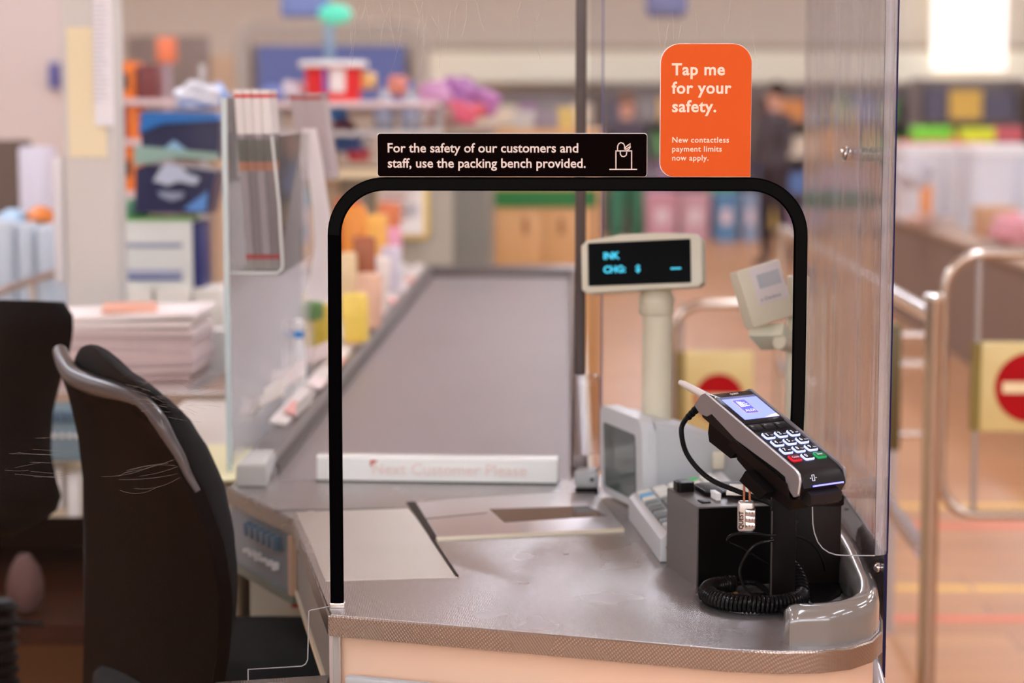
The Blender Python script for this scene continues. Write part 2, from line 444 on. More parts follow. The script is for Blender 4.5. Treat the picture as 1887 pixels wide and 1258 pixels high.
# stamped edge strip round the front
edge = [Vector((x, y, CT-0.0245)) for x, y in [outline[13], outline[14]]+outline[:10]]
obj('edge_trim', sweep(B(), edge, [(-0.001, 0.0), (0.0018, 0.0), (0.0018, 0.0225), (0.0005, 0.0240), (-0.001, 0.0240)]), weave_big, ct)
body = inset(outline, 0.008)
front = [(-0.262, 2.345)] + body[1:9] + [(0.350, 3.22), (0.300, 3.22), (0.30, 2.60), (-0.1, 2.62), (-0.262, 2.62)]
obj('front_panel', slab(B(), front, 0.02, CT-0.024), veneer, ct)
obj('handle_strip', box(B(), (-0.13, 2.278, 0.792), (0.26, 0.012, 0.016), Matrix.Rotation(-0.303, 3, 'Z'), 0.005), mid_grey, ct)
# side apron below the cashier's edge
apr = mat('grey_apron', (150, 150, 146), 0.45, 0.3)
def wall_strip(p, q, z0, z1, t=0.006):
    p, q = Vector((*p, 0)), Vector((*q, 0)); d = (q-p).normalized(); nrm = Vector((-d.y, d.x, 0))
    b = B(); L = (q-p).length
    prism(b, [(0, z0), (L, z0), (L, z1), (0, z1)], p+nrm*0.004, d, (0, 0, 1), nrm*t); return b
obj('side_apron', wall_strip((-0.389, 2.886), (-0.274, 2.335), CT-0.10, CT-0.024), apr, ct)
obj('apron_lip', wall_strip((-0.392, 2.884), (-0.277, 2.33), CT-0.108, CT-0.10, 0.012), cream, ct)
obj('corner_post', box2(B(), (-0.275, 2.338, 0.02), (-0.262, 2.352, CT-0.024)), steel_dull, ct)
obj('side_panel', box2(B(), (-0.268, 2.36, 0.02), (-0.262, 2.62, CT-0.03)), cream, ct)
# switch panel
cp = obj('switch_panel', wall_strip((-0.519, 3.12), (-0.392, 2.888), CT-0.112, CT-0.024, 0.02), mat('grey_blue_panel', (128, 140, 148), 0.4), ct)
A0, A1 = Vector((-0.519, 3.12, 0)), Vector((-0.392, 2.888, 0)); dd = (A1-A0).normalized(); nn = Vector((dd.y, -dd.x, 0))
if nn.x > 0: nn = -nn
obj('panel_lip', wall_strip((-0.525, 3.12), (-0.395, 2.884), CT-0.124, CT-0.112, 0.03), mat('grey_green_lip', (120, 126, 112), 0.5), ct)
for i in range(6):
    p = A0 + dd*(0.085+0.024*i) + nn*0.0
    bb = box(B(), p+Vector((0, 0, CT-0.048)), (0.016, 0.012, 0.020), Matrix.Rotation(math.atan2(dd.y, dd.x), 3, 'Z'), 0.002)
    obj('rocker_switch', bb, mat('blue_switch', (84, 112, 134), 0.35), cp)
for i in range(6):
    p = A0 + dd*(0.08+0.024*i) + nn*0.0
    bb = box(B(), p+Vector((0, 0, CT-0.082)), (0.010, 0.010, 0.005+0.003*(i % 3)), Matrix.Rotation(math.atan2(dd.y, dd.x), 3, 'Z'), 0.001)
    obj('push_button', bb, white, cp)
obj('panel_post', box(B(), A1+Vector((0.004, -0.008, CT-0.066)), (0.012, 0.012, 0.084), Matrix.Rotation(-1.0, 3, 'Z')), veneer, ct)
# cream carcass under the panel, towards the belt
obj('inner_cabinet', box2(B(), (-0.50, 3.20, 0.02), (-0.10, 3.25, CT-0.035)), cream, ct)
obj('warning_label', box2(B(), (-0.435, 3.196, 0.660), (-0.380, 3.20, 0.688)), mat('red_label', (196, 48, 36), 0.5), ct)
obj('cable_bundle', lathe(B(), (-0.40, 3.15, 0.69), [(0.02, 0), (0.04, 0.02), (0.045, 0.06), (0.02, 0.09)]), mat('brown_grey', (120, 96, 80), 0.8), ct)
# lower shelf at the front left
obj('lower_shelf', slab(B(), [(-0.43, 2.10), (-0.281, 2.12), (-0.277, 2.362), (-0.405, 2.328)], 0.772, 0.787, 0.001), weave_big, ct)
obj('shelf_support', box2(B(), (-0.40, 2.13, 0.02), (-0.29, 2.30, 0.772)), veneer, ct)
# fine plate, scanner well and scanner
P = lambda x, y, z=CT: (AZ(x, y, z).x, AZ(x, y, z).y)
fine = [P(545, 944), P(752, 937), P(764, 950), P(843, 1064), P(600, 1071), P(575, 1010)]
obj('lift_out_plate', slab(B(), fine, CT-0.0003, CT+0.0007), weave_fine, ct)
obj('scanner_gap', slab(B(), [P(749, 926), P(766, 926), P(806, 992), P(795, 994)], CT-0.0002, CT+0.0016), black, ct)
obj('plate_gap', slab(B(), [P(791, 990), P(797, 990), P(845, 1062), P(840, 1063)], CT-0.0002, CT+0.0016), black, ct)
scp = slab(B(), [P(766, 927), P(1092, 905), P(1150, 976), P(808, 993)], CT-0.0002, CT+0.0022, 0.0008)
sc = obj('scanner_plate', scp, mat('polished_scanner_steel', (206, 200, 198), 0.36, 0.7), ct)
obj('scanner_window', slab(B(), [P(902, 941), P(1083, 935), P(1118, 953), P(930, 965)], CT+0.0021, CT+0.0027), mat('dark_scanner_glass', (96, 92, 92), 0.08), sc)
obj('plate_seam', slab(B(), [P(784, 958), P(898, 947), P(898, 948), P(784, 959.3)], CT+0.0021, CT+0.0025), dark_grey, sc)
obj('scanner_front_rim', slab(B(), [P(803, 993), P(1146, 976), P(1150, 980), P(806, 996.5)], CT-0.0002, CT+0.003), cream, sc)
obj('top_seam', slab(B(), [P(500, 940), P(752, 935.4), P(752, 936.4), P(500, 941)], CT-0.0002, CT+0.0006), dark_grey, ct)
# screw ledge on the customer's side and grey bumper
obj('side_ledge', box2(B(), (0.335, 2.58, CT), (0.357, 3.05, CT+0.022), 0.003), pale_grey, ct)
bump = cat([(0.236, 2.222, CT), (0.285, 2.232, CT), (0.322, 2.268, CT), (0.336, 2.33, CT), (0.341, 2.42, CT), (0.345, 2.54, CT), (0.345, 2.66, CT)], 7)
hb, wb = 0.043, 0.0155
prof = [(-wb, 0), (wb, 0), (wb, hb*0.6), (wb*0.85, hb*0.85), (wb*0.45, hb*0.98), (0, hb), (-wb*0.45, hb*0.98), (-wb*0.85, hb*0.85), (-wb, hb*0.6)]
rows_ = []
for i, p in enumerate(bump):
    t = (bump[min(i+1, len(bump)-1)]-bump[max(i-1, 0)]); t.z = 0; t.normalize(); s = Vector((t.y, -t.x, 0))
    k = 0.55 if i == 0 else (0.9 if i == 1 else 1.0)
    if i == 0: p = p - t*0.0
    rows_.append([p+s*a*(0.86 if i == 0 else 1)+Vector((0, 0, b*(0.86 if i == 0 else (0.96 if i == 1 else 1)))) for a, b in prof])
bpm = obj('grey_bumper', loft(B(), rows_, closed=True), mat('glossy_grey_bumper', (112, 107, 102), 0.14, coat=0.8), ct, smooth=50)
obj('bumper_screw', lathe(B(), (0.262, 2.226, CT+hb-0.001), [(0.0035, 0), (0.0035, 0.0012), (0.002, 0.0016)], 12), black, bpm)
for Yc in (2.72, 2.86, 2.98):
    obj('ledge_screw', lathe(B(), (0.346, Yc, CT+0.022), [(0.0035, 0), (0.0035, 0.0012), (0.002, 0.0016)], 12), dark_grey, ct)
# grey tubular guard below, outside
obj('kick_guard', tube(B(), cat([(0.352, 2.27, 0.60), (0.366, 2.33, 0.66), (0.360, 2.34, 0.76), (0.352, 2.40, 0.81)], 6), 0.008), mat('grey_tube', (190, 190, 196), 0.25, 0.6), ct)

# ------------------------------------------------------------------ conveyor
cv = thing('conveyor_belt_unit', 'long grey conveyor belt with raised metal rails leading to the checkout', 'conveyor', (-0.22, 5.1, 0))
obj('carcass', box2(B(), (-0.50, 3.26, 0.02), (0.04, 7.2, CT-0.03)), cream, cv)
obj('belt', box2(B(), (-0.462, 3.2, CT-0.03), (0.003, 7.03, CT-0.006)), mat('grey_belt', (138, 128, 126), 0.42, noise=0.06, nscale=3, bump=0.08, bscale=900), cv)
railm = mat('rail_metal', (128, 120, 118), 0.35, 0.6)
rl = B(); sweep(rl, [(-0.482, 3.199, CT-0.03), (-0.482, 7.1, CT-0.03)], [(-0.026, 0), (0.02, 0), (0.02, 0.034), (0.008, 0.056), (-0.026, 0.056)])
obj('left_rail', rl, railm, cv)
obj('rail_cap', slab(B(), [(-0.508, 3.13), (-0.462, 3.13), (-0.466, 3.26), (-0.508, 3.26)], CT+0.0008, CT+0.036, 0.008, 3), mat('translucent_grey_cap', (200, 198, 192), 0.25), cv)
obj('price_strip', box(B(), (-0.503, 5.3, CT+0.032), (0.03, 3.5, 0.004), Matrix.Rotation(0.25, 3, 'Y')), mat('price_strip_white', (222, 212, 204), 0.35, noise=0.10, nscale=9), cv)
obj('right_rail', box2(B(), (0.008, 3.3, CT-0.03), (0.03, 7.1, CT+0.022), 0.004), railm, cv)
obj('end_rail', box2(B(), (-0.50, 7.03, CT-0.03), (0.03, 7.12, CT+0.028), 0.012, 3), railm, cv)
for i in range(9):
    Yc = 3.7+i*0.34
    obj('price_card', box(B(), (-0.492, Yc, CT+0.037), (0.026, 0.13, 0.0015), Matrix.Rotation(0.3, 3, 'Y')), mat('pink_white_card', (236, 214, 208), 0.5) if i % 2 else mat('red_print_card', (222, 150, 138), 0.5), cv)

obj('end_face', box2(B(), (-0.47, 7.022, CT-0.006), (0.02, 7.03, CT+0.018)), mat('dark_end_face', (92, 82, 76), 0.5), cv)  # dark face added as painted shade below the end rail
obj('inner_strip', box2(B(), (-0.4635, 3.26, CT-0.006), (-0.4605, 7.02, CT+0.012)), _M['dark_end_face'], cv)
# divider bar
nb = thing('divider_bar', 'white plastic next-customer divider bar lying at the near end of the belt', 'divider bar', (-0.205, 3.165, CT))
ba, bb_ = AZ(584, 886, CT), AZ(1027, 892, CT)
dv = (bb_-ba).normalized(); nv = Vector((-dv.y, dv.x, 0))
barp = B(); L = (bb_-ba).length
prism(barp, [(0.0, 0.001), (0.035, 0.001), (0.030, 0.036), (0.024, 0.040), (0.006, 0.040), (0.002, 0.036)], ba, nv, (0, 0, 1), dv*L, 0.001)
obj('bar_body', barp, mat('white_glossy_bar', (246, 246, 240), 0.25), nb)
prb = B(); prism(prb, [(-0.002, 0), (0.036, 0), (0.036, 0.002), (-0.002, 0.002)], ba-dv*0.002, nv, (0, 0, 1), dv*(L+0.004))
obj('bar_base', prb, mat('dark_green_base', (44, 56, 44), 0.5), nb)
obj('printed_words', text_bm(B(), 'Next Customer Please', ba+dv*0.085+Vector((0, 0, 0.012))-nv*0.0006, dv, (0, 0, 1), 0.026, bold=0.0002, lift=0.0012), mat('faded_pink_print', (244, 222, 214), 0.5), nb)
obj('red_mark', slab(B(), [(ba.x+0.083, ba.y-0.0026), (ba.x+0.096, ba.y-0.0026), (ba.x+0.094, ba.y-0.0006), (ba.x+0.085, ba.y-0.0006)], CT+0.024, CT+0.034, 0.001), mat('red_mark', (196, 92, 70), 0.5), nb)

# ------------------------------------------------------------------ protective screen
YS = 2.372
ps = thing('protective_screen', 'clear acrylic screen around the checkout with black edging round its pass-through opening', 'screen', (0.0, 2.37, CT))
acf = clear_acrylic('clear_front_sheet', (0.975, 0.97, 0.965), 0.05, (2.5, 2.5, 34), refl=0.35)
sheet_edge = mat('blue_sheet_edge', (18, 16, 70), 0.4, spec=0.1)
G = lambda x, y: (AY(x, y, YS).x, AY(x, y, YS).z)
ZB = CT+0.002
op = [G(1497, 935), G(1498, 965), G(1501, 982), G(1507, 998), G(1516, 1010), G(1528, 1018), G(1541, 1022), G(1556, 1023)]
arcR = [(0.2655-0.052+0.052*math.cos(R(a)), 1.3575-0.052+0.052*math.sin(R(a))) for a in range(0, 91, 10)]
arcL = [(-0.2665+0.052+0.052*math.cos(R(a)), 1.3575-0.052+0.052*math.sin(R(a))) for a in range(90, 181, 10)]
shape = [(-1.35, 2.25), (-1.35, 0.70), (G(457, 1258)[0], 0.70), G(457, 1233), G(556, 1227), G(563, 1223), G(567, 1215), G(569, 1126), G(572, 1124), (-0.2715, ZB), (-0.2665, ZB)] \
    + arcL[::-1] + arcR[::-1] + [(0.2655, 1.06), (0.281, 1.02)] + op + [(0.352, op[-1][1]), (0.352, 2.25)]
fp = B(); prism(fp, shape, (0, YS+0.0015, 0), (1, 0, 0), (0, 0, 1), (0, -0.003, 0))
obj('front_sheet', fp, acf, ps, smooth=0)
# visible cut edges of the front sheet: bright line at the lower cut-outs
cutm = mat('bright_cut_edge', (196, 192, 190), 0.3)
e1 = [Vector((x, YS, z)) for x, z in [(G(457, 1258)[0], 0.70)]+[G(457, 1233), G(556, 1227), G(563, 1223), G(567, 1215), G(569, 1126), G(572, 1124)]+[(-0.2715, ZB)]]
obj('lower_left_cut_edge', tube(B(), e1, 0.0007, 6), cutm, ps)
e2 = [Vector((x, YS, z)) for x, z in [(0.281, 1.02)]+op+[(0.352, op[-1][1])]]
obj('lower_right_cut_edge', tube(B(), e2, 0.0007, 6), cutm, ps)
scm = bpy.data.materials.new('faint_scratch'); scm.use_nodes = True
_nt = scm.node_tree; _mx = _nt.nodes.new('ShaderNodeMixShader'); _mx.inputs[0].default_value = 0.18
_nt.links.new(_nt.nodes.new('ShaderNodeBsdfTransparent').outputs[0], _mx.inputs[1]); _nt.links.new(_nt.nodes['Principled BSDF'].outputs[0], _mx.inputs[2])
_nt.nodes['Principled BSDF'].inputs['Base Color'].default_value = rgb(214, 200, 190); _nt.links.new(_mx.outputs[0], _nt.nodes['Material Output'].inputs[0])
srnd = random.Random(11); sb_ = B()
def scr_line(x, y, L, ang, bend, wd=0.00016):
    pts = []
    for k in range(7):
        t = k/6; a = ang+bend*(t-0.5); x += L/6*math.cos(a); y += L/6*math.sin(a); pts.append(AY(x, y, YS-0.0016))
    tube(sb_, pts, wd, 4)
for i in range(26): scr_line(srnd.uniform(640, 1010), srnd.uniform(-20, 25), srnd.uniform(30, 110), R(90)+srnd.uniform(-.35, .35), srnd.uniform(-.8, .8))
for i in range(34): scr_line(srnd.uniform(215, 345), srnd.uniform(690, 765), srnd.uniform(20, 70), srnd.uniform(-.3, .35), srnd.uniform(-1, 1), 0.00014)
for i in range(10): scr_line(srnd.uniform(0, 60), srnd.uniform(800, 880), srnd.uniform(40, 90), srnd.uniform(-.25, .1), srnd.uniform(-.4, .4), 0.00014)
for i in range(8): scr_line(srnd.uniform(150, 250), srnd.uniform(870, 900), srnd.uniform(60, 120), srnd.uniform(-.3, .1), srnd.uniform(-1, .5), 0.00013)
for i in range(8): scr_line(srnd.uniform(1180, 1420), srnd.uniform(-10, 40), srnd.uniform(30, 120), R(90)+srnd.uniform(-.2, .2), srnd.uniform(-.3, .3))
obj('surface_scratches', sb_, scm, ps, smooth=0, kind='stuff')
# corner bend and side sheet, running back along the customer's side
XS = 0.368
bend = [(0.352 + 0.016*math.sin(R(a)), YS+0.016-0.016*math.cos(R(a))) for a in range(0, 91, 15)]
outer = bend + [(XS, 3.30)]
inner = [(XS-0.003, 3.30)] + [(0.352+0.013*math.sin(R(a)), YS+0.016-0.013*math.cos(R(a))) for a in range(90, -1, -15)]
acs = wavy_acrylic('rippled_side_sheet')
obj('side_sheet', slab(B(), outer+inner, op[-1][1], 2.25), acs, ps, smooth=50)
obj('side_skirt', box2(B(), (XS-0.003, YS+0.016, 0.786), (XS, 3.30, op[-1][1])), clear_acrylic('clear_skirt', (0.9, 0.9, 0.95)), ps)
obj('skirt_front_edge', box2(B(), (XS-0.0032, YS+0.010, 0.783), (XS+0.0004, YS+0.0165, op[-1][1]+0.002)), mat('dark_blue_edge', (26, 24, 56), 0.2), ps)
obj('bend_edge', box2(B(), (XS-0.0002, YS+0.012, op[-1][1]), (XS+0.0011, YS+0.020, 2.25)), sheet_edge, ps)
# back sheet behind the register and its left edge
ac2 = clear_acrylic('clear_back_sheet', (0.97, 0.96, 0.955))
obj('back_sheet', box2(B(), (0.0495, 3.159, CT+0.02), (XS-0.006, 3.162, 2.3)), ac2, ps)
obj('back_sheet_edge', box2(B(), (0.0475, 3.158, CT+0.02), (0.050, 3.163, 2.3)), mat('grey_blue_edge', (112, 112, 150), 0.2), ps)
obj('return_sheet', box2(B(), (0.030, 3.112, CT+0.055), (0.048, 3.120, 2.3)), clear_acrylic('clear_return', (0.93, 0.92, 0.93), 0.25, (20, 20, 6)), ps)
px0, px1 = AY(1059, 600, 3.11).x, AY(1079, 600, 3.11).x
obj('metal_post', box2(B(), (px0, 3.104, AY(1068, 690, 3.11).z), (px1, 3.116, 2.3), 0.003), mat('dark_post', (88, 80, 78), 0.4, 0.6), ps)
obj('clear_foot_block', box2(B(), (px0-0.001, 3.095, CT+0.03), (px1+0.022, 3.12, AY(1068, 690, 3.11).z), 0.006, 3), clear_acrylic('frosted_block', (0.9, 0.88, 0.88), 0.45, (30, 30, 8)), ps)  # white streaks painted in for bright reflections on the clear block
ftc = obj('foot_clamp', box2(B(), (0.008, 3.08, CT+0.008), (0.044, 3.125, CT+0.034), 0.006, 3), mid_grey, ps)
obj('clamp_hole', lathe(B(), (0.034, 3.0795, CT+0.022), [(0.003, 0), (0.003, 0.001)], 10, (0, -1, 0)), black, ftc)
obj('rubber_foot', box2(B(), (0.010, 3.082, CT), (0.044, 3.125, CT+0.009)), black, ftc)
# black edging round the opening: a flat-sided strip
rimm = mat('black_edging', (5, 4, 5), 0.5, spec=0.0)
def GX(x, y): return AY(x, y, YS)
x0, x1, zt, rr = GX(619, 700).x, GX(1473, 600).x, AY(1000, 339, YS).z, 0.058
rimp = [Vector((x0-0.001, YS, ZB+0.004)), Vector((x0-0.001, YS, 1.1))] + [Vector((x0+rr+rr*math.cos(R(a)), YS, zt-rr+rr*math.sin(R(a)))) for a in range(180, 89, -6)] \
    + [Vector((x1-rr+rr*math.cos(R(a)), YS, zt-rr+rr*math.sin(R(a)))) for a in range(90, -1, -6)] + [Vector((x1, YS, 1.12)), Vector((x1-0.002, YS, 1.035))]
def strip(bm, pts, hw, hy, c=0.0025):
    pr_ = [(-hw, -hy+c), (-hw+c, -hy), (hw-c, -hy), (hw, -hy+c), (hw, hy-c), (hw-c, hy), (-hw+c, hy), (-hw, hy-c)]; rows = []
    for i, p in enumerate(pts):
        t = (pts[min(i+1, len(pts)-1)]-pts[max(i-1, 0)]).normalized(); s = Vector((0, 1, 0)).cross(t)
        rows.append([p+s*a+Vector((0, b, 0)) for a, b in pr_])
    return loft(bm, rows, closed=True)
rm = obj('opening_edging', strip(B(), rimp, 0.0076, 0.005), rimm, ps)
obj('edging_lip', strip(B(), [p+Vector((0, -0.0052, 0)) for p in rimp[2:]], 0.0062, 0.0010, 0.0004), mat('soft_black_edging', (8, 7, 7), 0.4, spec=0.03), rm)
obj('edging_foot', box2(B(), (x0-0.009, YS-0.007, CT), (x0+0.008, YS+0.007, CT+0.006), 0.001), chrome, ps)
# acorn bolts through the side sheet
def bolt(p, ax, par, r=0.0068):
    b = lathe(B(), p, [(r*0.7, -0.004), (r*0.7, 0), (r, 0.0005), (r, 0.003), (r*0.9, r*0.75), (r*0.55, r*1.15), (r*0.1, r*1.3)], 16, ax)
    o = obj('bolt', b, chrome, par); return o
for (x, y) in ((1568, 284), (1560, 905)):
    Yb = XS*FPX/(x-1050.0)*1.0
    p = AY(x, y, Yb)
    q = Vector((XS-0.010, p.y, p.z)); m = bmesh.new(); bmesh.ops.create_icosphere(m, subdivisions=3, radius=0.0100); bmesh.ops.scale(m, vec=(0.8, 1, 1), verts=m.verts); bmesh.ops.translate(m, vec=q, verts=m.verts)
    bo = obj('acorn_bolt', m, chrome, ps, 60)
    obj('bolt_slot', box(B(), q+Vector((0, -0.0092, 0)), (0.0018, 0.004, 0.016), Matrix.Rotation(0.3, 3, 'Y')), dark_grey, bo)
for (x, y) in ((1632, 1045), (1626, 1190)):
    p = AY(x, y, 2.42); bolt((XS, 2.42, p.z), (1, 0, 0), ps, 0.0055)
    bolt((XS-0.003, 2.42, p.z), (-1, 0, 0), ps, 0.0055)

# ------------------------------------------------------------------ signs on the screen
def card(name, poly, m, label, cat_, em=None):
    t = thing(name, label, cat_, (sum(p[0] for p in poly)/len(poly), YS-0.009, min(p[1] for p in poly)))
    return t
bsx0, bsz0, bsx1, bsz1 = AY(695, 326, YS-.009).x, AY(695, 325.5, YS-.009).z, AY(1193, 245, YS-.009).x, AY(695, 245, YS-.009).z
bs = thing('safety_sign', 'black sign with white safety words and a bag symbol above the opening', 'sign', ((bsx0+bsx1)/2, YS-0.008, bsz0))
YF = YS-0.0085
wht_edge = mat('white_card_edge', (226, 216, 208), 0.4)
prb = B(); prism(prb, rrect(bsx0, bsz0, bsx1, bsz1, 0.0035), (0, YF+0.0022, 0), (1, 0, 0), (0, 0, 1), (0, -0.0020, 0))
obj('backing_board', prb, wht_edge, bs)
prb = B(); prism(prb, rrect(bsx0+0.0007, bsz0+0.0004, bsx1-0.0005, bsz1-0.0007, 0.0032), (0, YF+0.0003, 0), (1, 0, 0), (0, 0, 1), (0, -0.0006, 0))
obj('black_face', prb, mat('black_sign_face', (11, 5, 5), 0.5, spec=0.0), bs)
ink = mat('warm_white_print', (214, 198, 188), 0.6, spec=0.1)
tb = B(); q = AY(713, 280.5, YF); text_bm(tb, 'For the safety of our customers and', (q.x, YF-0.0004, q.z), (1, 0, 0), (0, 0, 1), 0.0148, bold=0.00022, lift=0.0001)
q = AY(714, 308.5, YF); text_bm(tb, 'staff, use the packing bench provided.', (q.x, YF-0.0004, q.z), (1, 0, 0), (0, 0, 1), 0.0148, bold=0.00022, lift=0.0001)
TXT = obj('printed_words', tb, ink, bs, smooth=0)
def S3(pts, Yp): return [Vector((AY(x, y, Yp).x, Yp, AY(x, y, Yp).z)) for x, y in pts]
def flatline(bm, pts, hw, Yp, closed=False, th=0.0004):
    pts = S3(pts, Yp); rows = []; n = len(pts)
    for i, p in enumerate(pts):
        a = pts[(i-1) % n] if closed else pts[max(i-1, 0)]; c = pts[(i+1) % n] if closed else pts[min(i+1, n-1)]
        t = (c-a).normalized(); s = Vector((0, 1, 0)).cross(t)
        rows.append([p+s*hw, p-s*hw, p-s*hw+Vector((0, th, 0)), p+s*hw+Vector((0, th, 0))])
    if closed: rows.append(rows[0])
    return loft(bm, rows, closed=True, cap=not closed)
ic = B(); yi = YF-0.0005
for seg_ in ([(1135, 311), (1135, 278)], [(1134, 278), (1165, 278)], [(1164, 278), (1164, 311)], [(1123, 312), (1174, 312)],
            [(1138, 278), (1138, 270), (1140, 265), (1144, 262.5), (1149, 264.5), (1151, 269), (1151, 278)],
            [(1143, 279), (1143, 284), (1146, 288), (1150, 288.5), (1154, 286), (1155, 280)],
            [(1151, 277), (1153, 271), (1158, 267), (1161, 264), (1161, 270), (1156, 273), (1152, 276)], [(1155, 277), (1159, 275), (1162, 270)]):
    flatline(ic, seg_, 0.0006, yi)
obj('bag_symbol', ic, ink, bs, smooth=0)

ox0, oz0, ox1, oz1 = AY(1215, 326, YF).x, AY(1215, 326, YF).z, AY(1386, 80, YF).x, AY(1300, 80, YF).z
og = thing('tap_sign', 'tall orange sign with rounded corners and white tap-for-safety words', 'sign', ((ox0+ox1)/2, YS-0.008, oz0))
orr = (0.016, 0.0005, 0.0215, 0.0215)
prb = B(); prism(prb, rrect(ox0, oz0, ox1, oz1, orr, 10), (0, YF+0.0022, 0), (1, 0, 0), (0, 0, 1), (0, -0.0020, 0))
obj('backing_board', prb, wht_edge, og)
prb = B(); prism(prb, rrect(ox0+0.0008, oz0+0.0004, ox1-0.0002, oz1-0.0005, orr, 10), (0, YF+0.0003, 0), (1, 0, 0), (0, 0, 1), (0, -0.0006, 0))
obj('orange_face', prb, mat('orange_face', (198, 80, 24), 0.5, spec=0.1), og)
tb = B()
for s_, y_ in (('Tap me', 138), ('for your', 172), ('safety.', 206)):
    q = AY(1238, y_, YF); text_bm(tb, s_, (q.x, YF-0.0004, q.z), (1, 0, 0), (0, 0, 1), 0.0185, bold=0.00045, lift=0.0001, spacing=1.06)
obj('large_words', tb, mat('cream_print', (226, 202, 180), 0.6, spec=0.1), og, smooth=0)
tb = B()
for s_, y_ in (('New contactless', 262.5), ('payment limits', 279), ('now apply.', 295.5)):
    q = AY(1238, y_, YF); text_bm(tb, s_, (q.x, YF-0.0004, q.z), (1, 0, 0), (0, 0, 1), 0.0088, bold=0.00012, lift=0.0001, spacing=1.08)
obj('small_words', tb, _M['cream_print'], og, smooth=0)
# ------------------------------------------------------------------ payment terminal on its pole
ty, tt = R(36.5), R(23.7)
tw = Vector((math.cos(ty), math.sin(ty), 0)); tu = Vector((-math.sin(ty)*math.cos(tt), math.cos(ty)*math.cos(tt), math.sin(tt))); tn = tw.cross(tu)
TO = AY(1504, 873, 2.25)
def T(a, b, c=0.0): return TO + tw*(a+0.0105) + tu*b + tn*c       # a: across from the middle, b: up the keypad, c: out of the face
TR_ = Matrix((tw, tu, tn)).transposed()
pt = thing('payment_terminal', 'grey and black card payment terminal tilted on its pole, screen lit', 'card terminal', (TO.x, TO.y, CT+0.11))
# silver cheeks: side outline (b, c)
side = [(0.172, 0.004), (0.177, -0.001), (0.183, -0.018), (0.170, -0.022), (0.158, -0.0185), (0.152, -0.0115), (0.104, -0.0165), (0.030, -0.011), (0.012, -0.011), (0.004, -0.019), (-0.016, -0.024),
        (-0.022, -0.020), (-0.017, -0.004), (-0.010, 0.0025), (0.000, 0.0042), (0.012, 0.0040)]
side = [(b_ if b_ > 0.03 else 0.03-(0.03-b_)*0.74, c_) for b_, c_ in side]
silver = mat('silver_grey_cheek', (128, 124, 126), 0.32, 0.35)
for sx in (-1, 1):
    b = B(); O = T(-0.0355 if sx < 0 else 0.0312, 0, 0)
    prism(b, side, O - tw*0.0022, tu, tn, tw*0.0044, 0.001)
    obj('side_cheek', b, silver, pt)
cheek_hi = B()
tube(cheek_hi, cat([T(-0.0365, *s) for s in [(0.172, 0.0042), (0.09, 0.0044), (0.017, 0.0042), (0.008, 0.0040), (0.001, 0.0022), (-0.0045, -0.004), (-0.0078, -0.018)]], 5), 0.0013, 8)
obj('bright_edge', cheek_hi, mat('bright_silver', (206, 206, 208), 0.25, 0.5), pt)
# black body
bd = B(); prism(bd, [(0.171, 0.002), (0.181, -0.017), (0.168, -0.026), (0.06, -0.026), (0.015, -0.026), (-0.007, -0.026), (-0.010, -0.010), (-0.0055, -0.005), (0.0005, 0.0005), (0.011, 0.002)], T(-0.0335, 0, 0), tu, tn, tw*0.0630, 0.001)
tblk = mat('terminal_black', (27, 23, 23), 0.36)
obj('body', bd, tblk, pt)
def rb(a0, b0, a1, b1, z0, z1, r=0.002, bev=0.0): 
    m = B(); prism(m, rrect(a0, b0, a1, b1, r, 4), TO+tw*0.0105+tn*z0, tw, tu, tn*(z1-z0), bev, 2); return m
obj('screen_bezel', rb(-0.0325, 0.104, 0.0288, 0.170, 0.0018, 0.0032, 0.003, 0.0006), mat('glossy_bezel', (36, 33, 34), 0.12), pt)
scr = obj('lit_screen', rb(-0.025, 0.112, 0.027, 0.156, 0.0031, 0.0035, 0.0005), mat('lit_blue_screen', (132, 146, 250), 0.3, emit=0.8, spec=0.2), pt)
obj('status_bar', rb(-0.025, 0.156, 0.027, 0.1605, 0.0031, 0.0035, 0.0003), mat('screen_status', (90, 96, 130), 0.2, emit=0.3), scr)
obj('logo_tile', rb(-0.0135, 0.123, 0.006, 0.1525, 0.0034, 0.0037, 0.0003), mat('logo_gold', (196, 168, 96), 0.3, emit=0.5), scr)
obj('logo_blue', rb(-0.0125, 0.124, 0.005, 0.1515, 0.0036, 0.0039, 0.0003), mat('logo_blue', (84, 84, 190), 0.3, emit=0.6), scr)
lw = mat('logo_white', (214, 222, 255), 0.3, emit=0.8)
m = B()
for i in range(3):
    prism(m, [(-0.0105+i*0.0024, 0.1365), (-0.0093+i*0.0024, 0.1365), (-0.0093+i*0.0024+0.0012, 0.149-i*0.0006), (-0.0105+i*0.0024+0.0008, 0.149-i*0.0006)], TO+tw*0.0105+tn*0.0039, tw, tu, tn*0.0001)
for i in range(3):
    prism(m, [(-0.0034, 0.1380+i*0.0033), (0.0032-i*0.0014, 0.1380+i*0.0033), (0.0036-i*0.0014, 0.1393+i*0.0033), (-0.0034, 0.1393+i*0.0033)], TO+tw*0.0105+tn*0.0039, tw, tu, tn*0.0001)
text_bm(m, 'ALDI', T(-0.0112, 0.1265, 0.004), tw, tu, 0.0066, bold=0.0001)
obj('logo_mark', m, lw, scr, smooth=0)
m = B(); prism(m, [(0.004, 0.112), (0.027, 0.112), (0.027, 0.1185), (0.018, 0.1165)], TO+tw*0.0105+tn*0.0036, tw, tu, tn*0.0001)
obj('screen_scene', m, mat('screen_scene', (226, 206, 190), 0.3, emit=0.5), scr, smooth=0)
obj('maker_words', text_bm(B(), 'QUEST', T(-0.005, 0.1642, 0.0033), tw, tu, 0.0042, bold=0.0001), mat('grey_print', (196, 192, 190), 0.4), pt, smooth=0)
